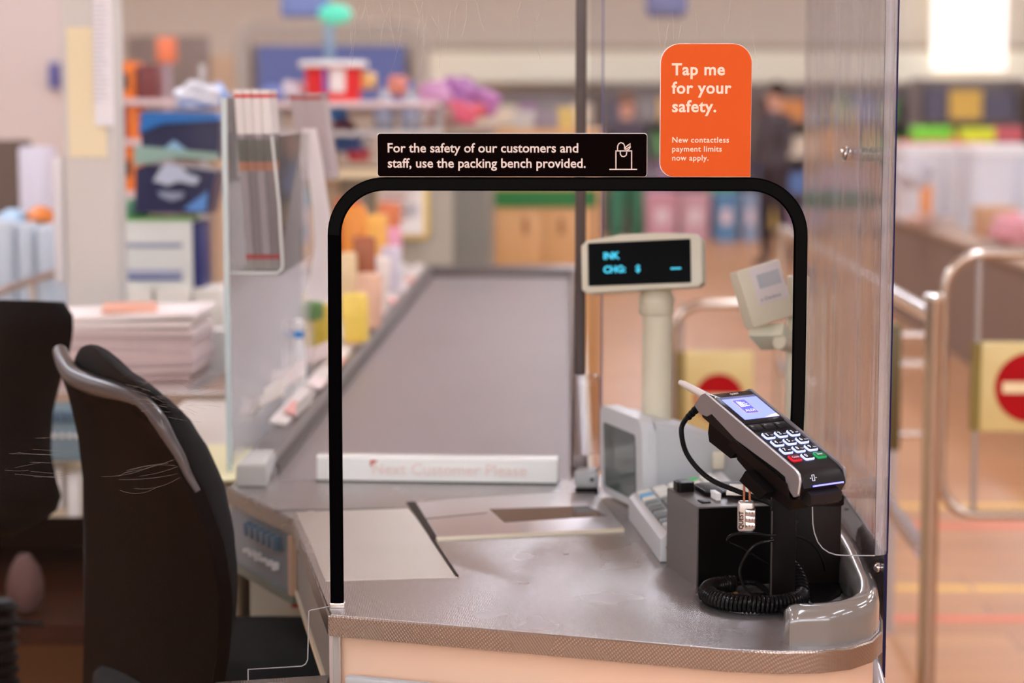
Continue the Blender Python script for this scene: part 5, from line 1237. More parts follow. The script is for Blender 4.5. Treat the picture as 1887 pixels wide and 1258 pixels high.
for i, (x, y, Yc, hw_, hh_, c, lab) in enumerate(pk):
    p = AY(x, y, Yc); s = Yc/FPX
    zt3 = p.z+hh_*0.575*s
    srf = 0.854 if Yc < 4.35 else (0.902+0.03*min(1, max(0, (-0.53-p.x)/0.07)) if p.x > -0.60 else 0.935+0.06*min(1, (-0.60-p.x)/0.04))
    zb3 = srf+0.003 if p.z-hh_*0.575*s-srf < 0.14 else p.z-hh_*0.575*s
    m = B(); box(m, (p.x, p.y, (zt3+zb3)/2), (hw_*1.5*s, 0.05, max(0.03, zt3-zb3)), Matrix.Rotation(random.uniform(-.08, .08), 3, 'Y') @ Matrix.Rotation(random.uniform(-.4, .2), 3, 'Z'), 0.006, 2)
    obj('snack_packet', m, mat('packet_%d' % i, c, 0.4, noise=0.2, nscale=25), None, 60, lab, 'packet', 'packets on the sweets rack')

# ------------------------------------------------------------------ middle distance, left of centre
def card_box(name, x0_, x1_, y0_, y1_, Y, dep, m_, label, cat_, bev=0.004, group=None, par=None):
    a, b = AY(x0_, y0_, Y), AY(x1_, y1_, Y)
    return obj(name, box2(B(), (a.x, Y, b.z), (b.x, Y+dep, a.z), bev), m_, par, label=label, category=cat_, group=group)
mid = thing('stock_shelf', 'beige and white stock shelf with tubs and water bottles behind the belt', 'shelf', (-1.0, 7.0, 0))
YM_ = 7.0
def brd(n, x0_, x1_, y, m_, dep=0.5, th=0.02, Y=YM_):
    a, b = AY(x0_, y, Y), AY(x1_, y, Y); return obj(n, box2(B(), (a.x, Y, a.z-th), (b.x, Y+dep, a.z)), m_, mid)
brd('upper_board', 470, 795, 186, _M['pinkish_shelf'])
brd('lower_board', 600, 700, 312, mat('beige_board', (222, 200, 160), 0.5), 0.5, 0.03)
brd('long_board', 440, 800, 242, mat('grey_pink_board', (206, 196, 192), 0.5), 0.5, 0.015)
for x in (472, 793):
    q = AY(x, 186, YM_); obj('upright', box2(B(), (q.x-0.012, YM_+0.47, 0), (q.x+0.012, YM_+0.5, q.z)), steel_dull, mid)
a = AY(600, 330, YM_); obj('shelf_back', box2(B(), (a.x, YM_+0.45, 0), (AY(820, 330, YM_).x, YM_+0.47, AY(600, 330, YM_).z)), mat('grey_beige_back', (178, 168, 152), 0.6), mid)
a = AY(440, 300, YM_); obj('beige_front', box2(B(), (a.x, YM_+0.40, 0), (AY(600, 330, YM_).x, YM_+0.44, AY(600, 250, YM_).z)), mat('tan_back', (204, 176, 148), 0.6), mid)
# red and white tub
p = AY(615, 182, YM_+0.12); tz = AY(615, 186, YM_+0.12).z; th_ = AY(615, 112, YM_+0.12).z-tz
tub = thing('plastic_tub', 'large red and white plastic tub with a white lid on the top board', 'tub', (p.x, YM_+0.12, tz))
r_ = 56*7.12/FPX
obj('tub_body', lathe(B(), (p.x, YM_+0.12, tz), [(r_*0.88, 0), (r_*0.95, th_*0.86)], 32), mat('tub_red', (226, 40, 44), 0.35), tub)
obj('tub_lid', lathe(B(), (p.x, YM_+0.12, tz+th_*0.84), [(r_*1.12, 0), (r_*1.15, 0.01), (r_*1.1, th_*0.15), (r_*1.0, th_*0.16)], 32), white, tub)
for k, (x0_, x1_, c) in enumerate(((592, 604, 'blue_patch'), (606, 634, 'white_patch'))):
    a, b = AY(x0_, 126, YM_), AY(x1_, 170, YM_)
    m = B(); nseg = 5; rr_ = r_*0.955; rws = []
    for j in range(nseg+1):
        xx = (a.x+(b.x-a.x)*j/nseg)-p.x; yy = -math.sqrt(max(0, rr_*rr_-xx*xx))
        rws.append([(p.x+xx, YM_+0.12+yy, b.z), (p.x+xx, YM_+0.12+yy, a.z), (p.x+xx, YM_+0.125+yy, a.z), (p.x+xx, YM_+0.125+yy, b.z)])
    loft(m, rws, closed=True); obj('label_patch', m, mat('tub_blue', (120, 80, 160), 0.4) if k == 0 else mat('tub_white', (236, 222, 216), 0.4), tub)
# water bottles
wb_ = mat('clear_blue_bottle', (196, 206, 220), 0.12); wb_.node_tree.nodes['Principled BSDF'].inputs['Transmission Weight'].default_value = 0.55
for i, x in enumerate((708, 757)):
    p = AY(x, 240, YM_+0.1); z0_ = AY(x, 242, YM_+0.1).z; h_ = AY(x, 150, YM_+0.1).z-z0_; s = 7.1/FPX
    t = thing('water_bottle', ['left', 'right'][i]+' one of two large clear water bottles with blue caps behind the black sign', 'bottle', (p.x, YM_+0.1, z0_), 0, 'large water bottles')
    obj('bottle', lathe(B(), (p.x, YM_+0.1, z0_), [(17*s, 0), (19*s, 0.008), (19*s, h_*0.55), (18*s, h_*0.6), (7*s, h_*0.82), (6*s, h_*0.9)], 24), wb_, t)
    obj('cap', lathe(B(), (p.x, YM_+0.1, z0_+h_*0.88), [(7.5*s, 0), (7.5*s, h_*0.12)], 18), mat('cap_blue', (84, 104, 170), 0.4), t)
    obj('label_band', lathe(B(), (p.x, YM_+0.1, z0_+h_*0.25), [(19.4*s, 0), (19.4*s, h_*0.22)], 24), mat('label_lilac', (176, 186, 214), 0.4), t)
for x, y, r0, c, lab, sd_i in [(545, 168, 26, (222, 212, 220), 'white bag left of the red tub', 1), (500, 178, 24, (110, 128, 190), 'blue wrapped bag far left of the red tub', 2),
                         (668, 150, 24, (226, 180, 110), 'yellow and pink bag just right of the red tub', 3), (645, 262, 30, (56, 96, 160), 'deep blue bag on the lower shelf board', 4),
                         (632, 236, 24, (92, 36, 50), 'dark plum bag on the lower shelf board', 5), (660, 285, 22, (196, 60, 66), 'small red bag on the lower shelf board', 6),
                         (675, 262, 18, (236, 232, 232), 'small white round bag on the lower shelf board', 7), (612, 205, 26, (70, 130, 196), 'bright blue bag behind the clear stand', 8),
                         (345+95, 200, 24, (176, 196, 226), 'pale blue bag far left behind the clear stand', 9)]:
    lumppx('product_bag', x, y, YM_+0.15, r0, mat('bag_%d' % sd_i, c, 0.4, noise=0.15, nscale=20), lab, 'bag', (1, 0.8, 0.8), sd_i)
for x, y, Yc, r0, c, lab, sd_i in [(800, 180, 8.2, 34, (206, 150, 190), 'pink bunch of packets right of the water bottles', 11), (845, 175, 8.3, 38, (170, 108, 170), 'purple bunch of packets behind the black sign', 12),
                         (880, 190, 8.4, 36, (190, 120, 180), 'lilac bunch of packets, right one of the purple heap', 13), (850, 210, 8.0, 28, (226, 96, 120), 'pinkish red packet heap over the black sign', 14),
                         (735, 160, 8.2, 24, (226, 140, 120), 'salmon packet behind the water bottles', 15), (880, 205, 8.1, 16, (206, 70, 60), 'small red carton in the purple heap', 16),
                         (815, 222, 7.9, 26, (150, 110, 100), 'brown packet at the left end of the heap', 17)]:
    lumppx('flower_pack', x, y, Yc, r0, mat('heap_%d' % sd_i, c, 0.5, noise=0.2, nscale=15), lab, 'packet', (1, 0.7, 0.9), sd_i)
hp = thing('heap_table', 'grey brown table carrying the purple packet heap behind the belt', 'table', (-0.5, 8.1, 0))
a, b = AY(770, 232, 8.0), AY(910, 232, 8.0)
obj('table_top', box2(B(), (a.x, 7.85, a.z-0.03), (b.x, 8.7, a.z)), mat('grey_brown_top', (168, 148, 130), 0.6), hp)
obj('table_body', box2(B(), (a.x+0.02, 7.9, 0), (b.x-0.02, 8.65, a.z-0.03)), mat('grey_green_body', (132, 128, 118), 0.6), hp)
# poster stand
card_box('notice_stand', 750, 822, 345, 1100, 7.55, 0.1, mat('dark_grey_stand', (116, 110, 98), 0.6), 'dark grey stand panel behind the end of the belt', 'panel')
po = thing('framed_poster', 'white poster with red print in a yellow frame at the far end of the rack', 'poster', (AY(742, 440, 7.4).x, 7.4, AY(742, 442, 7.4).z))
a, b = AY(692, 345, 7.4), AY(790, 440, 7.4)
obj('yellow_frame', box2(B(), (a.x, 7.4, b.z), (b.x, 7.42, a.z), 0.003), mat('yellow_frame', (232, 194, 92), 0.5), po)
a, b = AY(696, 340, 7.4), AY(781, 432, 7.4)
obj('poster_sheet', box2(B(), (a.x, 7.397, b.z), (b.x, 7.4, a.z+0.04)), mat('poster_white', (244, 234, 226), 0.5), po)
for y, x0_, x1_ in ((362, 702, 745), (385, 700, 760), (400, 702, 750), (418, 700, 740)):
    p, q = AY(x0_, y, 7.39), AY(x1_, y+6, 7.39); obj('red_print', box2(B(), (p.x, 7.395, q.z), (q.x, 7.397, p.z)), mat('faded_red_print', (214, 140, 134), 0.5), po)
p, q = AY(745, 375, 7.39), AY(772, 402, 7.39); obj('pale_picture', box2(B(), (p.x, 7.395, q.z), (q.x, 7.397, p.z)), mat('pale_picture', (214, 206, 206), 0.5), po)
# wooden cabinet with green band
cb_ = thing('wooden_cabinet', 'light brown wooden cabinet with a green band behind the end of the belt', 'cabinet', (-0.2, 9.3, 0))
YW = 9.0; wood = mat('light_brown_wood', (214, 164, 108), 0.5, noise=0.06, nscale=5)
a, b = AY(832, 238, YW), AY(1108, 520, YW)
obj('cabinet_body', box2(B(), (a.x, YW, 0), (b.x, YW+0.6, a.z), 0.004), wood, cb_)
p, q = AY(840, 349, YW), AY(1100, 381, YW); obj('green_band', box2(B(), (p.x, YW-0.012, q.z), (q.x, YW, p.z)), mat('leaf_green', (34, 122, 56), 0.5), cb_)
for k, (x0_, x1_) in enumerate(((832, 916), (919, 1000), (1003, 1084))):
    p, q = AY(x0_, 388, YW), AY(x1_, 512, YW); d_ = obj('door', box2(B(), (p.x, YW-0.014, q.z), (q.x, YW, p.z), 0.003), mat('door_wood', (222, 172, 116), 0.5, noise=0.06, nscale=5), cb_)
    p, q = AY((894, 968, 1034)[k]-5, 400, YW), AY((894, 968, 1034)[k]+6, 432, YW); obj('handle_slot', box2(B(), (p.x, YW-0.018, q.z), (q.x, YW-0.013, p.z), 0.002), mat('green_slot', (84, 130, 60), 0.5) if k == 0 else mat('brown_slot', (170, 118, 70), 0.5), d_)
card_box('leaflet_strip', 816, 833, 372, 860, 8.9, 0.05, mat('lilac_strip', (222, 206, 214), 0.5), 'narrow pale lilac panel at the left side of the wooden cabinet', 'panel')
for x0_, x1_, y0_, c, lab in ((945, 985, 205, (198, 196, 190), 'pale carton on the wooden cabinet, left one'), (990, 1030, 208, (150, 140, 150), 'greyish carton on the wooden cabinet, middle one'), (1028, 1058, 198, (216, 190, 110), 'yellowish carton on the wooden cabinet next to the metal post')):
    a_ = AY(x0_, 238, YW); card_box('carton', x0_, x1_, y0_, 238.5, YW+0.05, 0.2, mat('cab_carton_%d' % x0_, c, 0.6), lab, 'box')
# blue banner with grey frame
bn = thing('hanging_banner', 'blue banner board in a rounded grey frame hanging behind the red tub', 'banner', (AY(610, 60, 14).x, 14, AY(610, 160, 14).z))
a, b = AY(474, 84, 14), AY(746, 170, 14); obj('blue_board', box2(B(), (a.x, 14, b.z-0.1), (b.x, 14.03, a.z)), mat('slate_blue', (92, 108, 168), 0.5), bn)
a, b = AY(446, 54, 14.05), AY(776, 170, 14.05)
m = B(); strip(m, [Vector(v) for v in [(a.x, 14.05, b.z-0.6), (a.x, 14.05, a.z-0.12)]]+[Vector((a.x+0.12+0.12*math.cos(R(t)), 14.05, a.z-0.12+0.12*math.sin(R(t)))) for t in range(170, 90, -20)]+[Vector((b.x-0.12+0.12*math.cos(R(t)), 14.05, a.z-0.12+0.12*math.sin(R(t)))) for t in range(90, 0, -20)]+[Vector((b.x, 14.05, a.z-0.12)), Vector((b.x, 14.05, b.z-0.6))], 0.055, 0.03, 0.01)
obj('grey_frame', m, mat('grey_frame', (176, 168, 158), 0.5), bn)
obj('frame_wall', box2(B(), (a.x, 14.1, 0), (b.x, 14.14, a.z-0.1)), mat('grey_beige_screen', (184, 170, 154), 0.6), bn)
# lane light
ll = thing('lane_light', 'glowing green lane lamp with blue sign on a blue pole above the far checkouts', 'lamp', (AY(613, 60, 9.5).x, 9.5, AY(613, 110, 9.5).z))
p = AY(617, 26, 9.5)
m = bmesh.new(); bmesh.ops.create_icosphere(m, subdivisions=3, radius=0.062); bmesh.ops.scale(m, vec=(1.25, 1, 0.75), verts=m.verts); bmesh.ops.translate(m, vec=p, verts=m.verts)
obj('green_globe', m, mat('glowing_green', (88, 206, 176), 0.4, emit=0.7), ll)
p = AY(562, 8, 9.5); obj('blue_sign', box(B(), p, (0.22, 0.04, 0.12), None, 0.03, 3), mat('sign_blue', (126, 150, 214), 0.4), ll)
p, q = AY(598, 45, 9.5), AY(610, 108, 9.5); obj('blue_pole', box2(B(), (p.x, 9.49, q.z-0.02), (q.x+0.01, 9.53, p.z), 0.004), mat('pole_blue', (140, 176, 206), 0.4), ll)
p2 = AY(604, 108, 9.5); obj('pole_foot', box2(B(), (p2.x-0.02, 9.49, 0), (p2.x+0.02, 9.53, p2.z)), steel_dull, ll)
q = AY(590, 25, 9.5); obj('arm', box2(B(), (AY(562, 8, 9.5).x, 9.5, q.z-0.01), (AY(617, 8, 9.5).x, 9.52, q.z+0.01)), mat('sign_blue', (126, 150, 214)), ll)
# far sticker
p = AY(307, 92, 11); stk = thing('orange_tag', 'small glowing-looking orange round-cornered tag on a thin stem, far left of centre', 'tag', (p.x, 11, 0))
obj('tag_face', box(B(), p, (0.105, 0.02, 0.13), None, 0.02, 3), mat('coral_orange', (250, 140, 96), 0.5), stk)
obj('stem', box2(B(), (p.x-0.012, 11.0, 0), (p.x+0.012, 11.02, p.z-0.06)), mat('lilac_stem', (196, 176, 190), 0.5), stk)
a, b = AY(232, 66, 14.5), AY(440, 66, 14.5)
obj('grey_display_board', box2(B(), (a.x, 14.5, 0), (AY(385, 66, 14.5).x, 14.55, a.z)), mat('blue_grey_board', (166, 156, 152), 0.6), None, label='grey board behind the orange tag and the orange cartons', category='board')
a, b = AY(388, 100, 14.4), AY(436, 100, 14.4)
obj('cream_pillar', box2(B(), (a.x, 14.4, 0), (b.x, 14.6, a.z)), mat('cream_pillar', (232, 206, 176), 0.6), None, label='cream pillar between the grey board and the blue banner frame', category='pillar')

# ------------------------------------------------------------------ right side
rail = thing('chrome_railing', 'chrome guide railing with a capped post right of the clear screen', 'railing', (0.77, 4.42, 0))
xr_ = AY(1722, 560, 4.42).x
zt2 = AY(1722, 552, 4.42).z
obj('post', cyl(B(), (xr_, 4.42, 0.01), (xr_, 4.42, zt2), 0.0195, n=28), mat('warm_chrome_post', (178, 160, 142), 0.22, 0.9), rail)
obj('post_cap', lathe(B(), (xr_, 4.42, zt2), [(0.0235, 0), (0.0235, 0.009), (0.018, 0.013)], 28), mat('bright_cap', (236, 232, 226), 0.2, 0.8), rail)
obj('floor_flange', lathe(B(), (xr_, 4.42, 0), [(0.05, 0), (0.05, 0.006), (0.022, 0.012)], 28), chrome, rail)
obj('upper_rail', cyl(B(), (xr_-0.005, 4.42, zt2-0.035), (xr_+0.0, 7.6, 0.985), 0.018, n=20), mat('pale_chrome', (230, 226, 224), 0.18, 0.85), rail)
obj('lower_rail', cyl(B(), (xr_-0.01, 4.42, 0.49), (xr_, 7.6, 0.49), 0.019, n=20), mat('lilac_chrome', (176, 172, 184), 0.2, 0.8), rail)
for Yp in (6.0, 7.6): obj('post', cyl(B(), (xr_, Yp, 0.0), (xr_, Yp, 1.0), 0.019, n=20), chrome, rail)
def gate(x0_, x1_, y0_, y1_, Y, sign, label, mirror=False, rtube=0.0125):
    a, b = AY(x0_, y0_, Y), AY(x1_, y1_, Y); r = 0.09
    t = thing('chrome_gate', label, 'gate', ((a.x+b.x)/2, Y, 0))
    loop = []
    for (cx, cz, a0_) in ((a.x+r, a.z-r, 180), (b.x-r, a.z-r, 90), (b.x-r, b.z+r, 0), (a.x+r, b.z+r, -90)):
        for k in range(7): an = R(a0_-15*k); loop.append((cx+r*math.cos(an), Y, cz+r*math.sin(an)))
    obj('frame_tube', tube(B(), loop, rtube, 14, closed=True), mat('warm_chrome', (186, 172, 158), 0.24, 0.9), t)
    obj('hinge_post', cyl(B(), (b.x+0.05, Y, 0), (b.x+0.05, Y, a.z+0.05), 0.02), chrome, t)
    obj('hinge_arm', cyl(B(), (b.x-0.02, Y, (a.z+b.z)/2), (b.x+0.05, Y, (a.z+b.z)/2), 0.01), chrome, t)
    sx0_, sx1_, sy0_, sy1_ = sign; p, q = AY(sx0_, sy0_, Y-0.02), AY(sx1_, sy1_, Y-0.02)
    xs_ = AY(sx0_-6, 600, Y).x
    obj('strut', cyl(B(), (xs_, Y, b.z), (xs_, Y, a.z), 0.007), steel_dull, t)
    brd_ = obj('sign_board', box2(B(), (p.x, Y-0.03, q.z), (q.x, Y-0.012, p.z), 0.004), mat('pale_yellow_board', (214, 194, 132), 0.5), t)
    obj('board_edge', box2(B(), (p.x-0.020, Y-0.028, q.z+0.002), (p.x, Y-0.0, p.z-0.002)), mat('olive_edge', (128, 110, 44), 0.5), brd_)
    cx, cz = (p.x+q.x)/2, (p.z+q.z)/2; rd = (q.x-p.x)*0.36
    disc = obj('red_disc', lathe(B(), (cx, Y-0.030, cz), [(rd, 0), (rd, 0.002)], 40, (0, -1, 0)), mat('no_entry_red', (168, 14, 20), 0.5, spec=0.1), brd_)
    obj('pale_bar', box2(B(), (cx-rd*0.78, Y-0.034, cz-rd*0.16), (cx+rd*0.78, Y-0.0315, cz+rd*0.16)), mat('pale_bar', (240, 222, 176), 0.5), brd_)
    return t
gate(1742, 2120, 468, 950, 4.95, (1808, 1984, 630, 795), 'chrome gate with a red no-entry disc at the right edge of the photo')
g2 = gate(1240, 1480, 560, 850, 5.9, (1262, 1386, 646, 818), 'chrome gate with a partly hidden red no-entry disc behind the price display')
g3 = thing('barrier_panel', 'dark olive edged barrier post with chrome stubs between screen and railing', 'barrier', (AY(1648, 800, 5.6).x, 5.6, 0))
a, b = AY(1638, 600, 5.6), AY(1658, 830, 5.6)
obj('olive_post', box2(B(), (a.x, 5.6, b.z), (b.x, 5.66, a.z), 0.003), mat('olive_post', (92, 80, 44), 0.5), g3)
obj('foot', box2(B(), (a.x+0.005, 5.61, 0), (b.x-0.005, 5.65, b.z)), steel_dull, g3)
for y in (617, 672, 800):
    p, q = AY(1652, y, 5.63), AY(1702, y, 5.63); obj('chrome_stub', cyl(B(), p, q, 0.011 if y != 672 else 0.016), _M['pale_chrome'], g3)
# low brown bench with tubs
bn2 = thing('packing_bench', 'long dark brown bench with a pale top behind the chrome gate', 'bench', (2.7, 11.5, 0))
obj('bench_top', box2(B(), (2.18, 8.6, 0.645), (3.4, 15.2, 0.672), 0.003), mat('brown_grey_top', (176, 150, 130), 0.5), bn2)
obj('bench_side', box2(B(), (2.2, 8.65, 0), (3.38, 15.1, 0.645)), mat('dark_brown_side', (124, 100, 86), 0.6, noise=0.1, nscale=3), bn2)
def tubx(x0_, x1_, y0_, Y, label, c):
    zb_ = 0.672; a, b = AY(x0_, y0_, Y), AY(x1_, y0_, Y)
    t = thing('grey_crate', label, 'crate', ((a.x+b.x)/2, Y+0.25, zb_), 0, 'grey crates on the brown bench')
    m = B(); cx = (a.x+b.x)/2; hw_ = (b.x-a.x)/2; H_ = a.z-zb_
    rws = []
    for k, z in ((0.92, 0), (0.98, H_*0.93)): rws.append([(cx+x*k, Y+0.25+y*k, zb_+z) for x, y in rrect(-hw_, -0.25, hw_, 0.25, 0.05, 4)])
    loft(m, rws, closed=True); obj('crate_body', m, mat(c[0], c[1], 0.5), t)
    m = B(); rws = [[(cx+x, Y+0.25+y, zb_+z) for x, y in rrect(-hw_*1.02, -0.255, hw_*1.02, 0.255, 0.05, 4)] for z in (H_*0.9, H_)]
    loft(m, rws, closed=True); obj('crate_rim', m, mat('crate_rim', (232, 230, 230), 0.4), t)
    obj('side_rib', box2(B(), (cx+hw_*0.35, Y-0.012, zb_+0.03), (cx+hw_*0.5, Y+0.03, zb_+H_*0.88), 0.01), mat('crate_shadow_grey', (196, 196, 206), 0.5), t)  # rib in a slightly darker, cooler grey than the body
    return a, b
tubx(1664, 1775, 268, 13.9, 'pale grey crate on the brown bench nearest the clear screen', ('crate_grey', (218, 214, 216)))
tubx(1790, 1915, 268, 12.6, 'pale grey crate on the brown bench at the right edge of the photo', ('crate_grey2', (208, 208, 214)))
lumppx('paper_bag', 1685, 320, 13.0, 30, mat('grey_white_bag', (196, 192, 196), 0.5), 'greyish white bag leaning in front of the nearest grey crate', 'bag', (1, 0.7, 1.2), 21)
card_box('orange_label', 1697, 1717, 342, 392, 12.95, 0.01, mat('label_orange', (232, 150, 84), 0.5), 'orange label on the white bag in front of the grey crates', 'label', 0.002)
card_box('brown_carton', 1812, 1878, 382, 440, 11.2, 0.3, mat('kraft_brown', (190, 148, 112), 0.6), 'open brown carton on the bench under the right grey crate', 'box')
lumppx('pink_bag', 1868, 425, 10.8, 42, mat('pinkish_red_bag', (206, 140, 146), 0.35, noise=0.3, nscale=14), 'shiny pink bag on the bench at the right edge', 'bag', (1, 0.8, 0.8), 23)
lumppx('bread_bag', 1700, 405, 13.0, 24, mat('tan_bag', (206, 168, 150), 0.5), 'small tan bag at the near foot of the left grey crate', 'bag', (1.3, 0.8, 0.6), 24)
for x, y, hw_, hh_, c, lab in ((1715, 246, 36, 13, (120, 200, 50), 'lime green packs on top of the left grey crate'), (1800, 250, 30, 14, (214, 222, 40), 'yellow-green packs between the two grey crates'),
                        (1690, 264, 36, 5, (226, 110, 90), 'flat coral pack on the left grey crate'), (1855, 248, 26, 14, (196, 90, 96), 'dark red packs on the right grey crate'), (1760, 262, 60, 6, (232, 120, 70), 'flat orange-red pack behind the yellow-green packs')):
    p = AY(x, y, 14.55); s = 14.55/FPX; obj('product_pack', box(B(), p, (2*hw_*s, 0.2, 2*hh_*s), None, 0.02, 3), mat('pack_%d' % x, c, 0.5), None, label=lab, category='pack')
ts = thing('pack_shelf', 'narrow grey shelf behind the crates that carries the bright packs', 'shelf', (2.6, 14.5, 0))
a, b = AY(1655, 268, 14.55), AY(1895, 268, 14.55)
obj('shelf_board', box2(B(), (a.x, 14.42, a.z-0.02), (b.x, 14.72, a.z-0.005)), white, ts)
obj('shelf_back', box2(B(), (a.x, 14.68, 0.674), (b.x, 14.71, a.z-0.02)), mat('crate_grey3', (200, 198, 202), 0.5), ts)

# hanging round sign
p = AY(1228, 6, 11); rs = thing('hanging_sign', 'rounded blue sign cut off by the top edge, hanging over the aisles', 'sign', (p.x, 11, p.z))
obj('sign_face', box(B(), p+Vector((0, 0, 0.02)), (0.215, 0.08, 0.19), None, 0.035, 4), mat('sign_slate_blue', (120, 130, 176), 0.5), rs)
obj('sign_wire', cyl(B(), (p.x, 11, p.z+0.12), (p.x, 11, 4.2), 0.004), steel_dull, rs)

# shelving along the back and goods in it
rnd = random.Random(4)
sh_m = mat('far_shelf_grey', (120, 108, 104), 0.6)
palette = [('dark brown', (84, 62, 58)), ('orange', (214, 140, 78)), ('slate', (92, 92, 110)), ('cream', (226, 212, 190)), ('green', (92, 150, 84)), ('red', (186, 76, 70)), ('yellow', (222, 186, 90)), ('mauve', (160, 130, 156)), ('grey', (140, 134, 134)), ('blue', (92, 130, 190))]
def far_unit(X0, X1, Y, z_top, label, weights, nb=4, short=''):
    short = label.replace('the dark shelf unit', 'the unit').replace('the tan-edged shelf unit just', 'the unit').replace('the shelf unit at the right edge under the bright window', 'the unit at the right edge').replace('the pale shelf unit', 'the unit')
    t = thing('shelving_unit', label, 'shelf', ((X0+X1)/2, Y+0.25, 0), 0, 'shelving units at the back of the hall')
    obj('back_panel', box2(B(), (X0, Y+0.45, 0), (X1, Y+0.5, z_top)), sh_m, t)
    zs = [0.08+(z_top-0.08)*i/nb for i in range(nb+1)]
    for z in zs[:-1]: obj('shelf_board', box2(B(), (X0, Y, z-0.03), (X1, Y+0.45, z)), sh_m, t)
    for X in (X0, X1): obj('upright', box2(B(), (X-0.02, Y, 0), (X+0.02, Y+0.5, z_top)), sh_m, t)
    for i in range(nb):
        X = X0+0.05; h = zs[i+1]-zs[i]-0.05
        while X < X1-0.15:
            w_ = rnd.uniform(0.16, 0.42); w_ = min(w_, X1-0.04-X); nm_, c = rnd.choices(palette, weights)[0]
            hh_ = h*rnd.uniform(0.65, 0.98)
            shelf_w = ('lowest', 'second lowest', 'third', 'top')[i] if nb == 4 else str(i)
            obj('carton', box2(B(), (X, Y+0.02, zs[i]+0.001), (X+w_-0.015, Y+0.3, zs[i]+hh_)), mat('far_'+nm_.replace(' ', '_'), c, 0.6), None, 0,
                '%s carton on the %s shelf of %s' % (nm_, shelf_w, short), 'box', 'far cartons on the back shelves')
            X += w_
W1 = [3, 1, 3, 1, 1, 1, 1, 1, 3, 1]; W2 = [3, 4, 3, 1, 0, 0, 1, 0, 2, 0]
far_unit(0.35, 1.9, 22.6, 1.62, 'the dark shelf unit behind the orange sign', W1)
far_unit(1.95, 3.6, 22.4, 1.62, 'the dark shelf unit right of the orange sign', [2, 1, 2, 1, 3, 1, 2, 1, 2, 2])
far_unit(3.4, 4.4, 20.6, 1.66, 'the tan-edged shelf unit just right of the clear screen', W2)
far_unit(4.5, 5.6, 20.4, 1.60, 'the shelf unit at the right edge under the bright window', W2)
far_unit(-1.2, 0.3, 22.8, 1.55, 'the pale shelf unit over the wooden cabinet', [0, 1, 0, 6, 1, 0, 1, 1, 1, 0])
# bins on the floor
for x0_, x1_, c, lab in ((1190, 1250, (226, 176, 196), 'pink bin standing on the far floor, left one of two'), (1253, 1310, (222, 184, 200), 'pink bin standing on the far floor, right one of two'), (1316, 1362, (96, 156, 206), 'blue bin standing on the far floor'), (1368, 1400, (150, 180, 216), 'pale blue bin at the right end of the row on the far floor')):
    Yb_ = 21.6; a, b = AY(x0_, 350, Yb_), AY(x1_, 350, Yb_)
    t = thing('floor_bin', lab, 'bin', ((a.x+b.x)/2, Yb_+0.15, 0), 0, 'bins on the far floor')
    cx = (a.x+b.x)/2; hw_ = (b.x-a.x)/2
    m = B(); loft(m, [[(cx+x*k, Yb_+0.15+y*k, z) for x, y in rrect(-hw_, -0.15, hw_, 0.15, 0.03, 3)] for k, z in ((0.85, 0.0), (1, 0.46), (1.03, 0.47), (1.03, 0.50))], closed=True)
    obj('bin_body', m, mat('bin_%d' % x0_, c, 0.5), t)
    obj('bin_label', box2(B(), (cx-hw_*0.4, Yb_-0.012, 0.18), (cx+hw_*0.4, Yb_-0.004, 0.34)), mat('pale_bin_label', (236, 220, 226), 0.5), t)

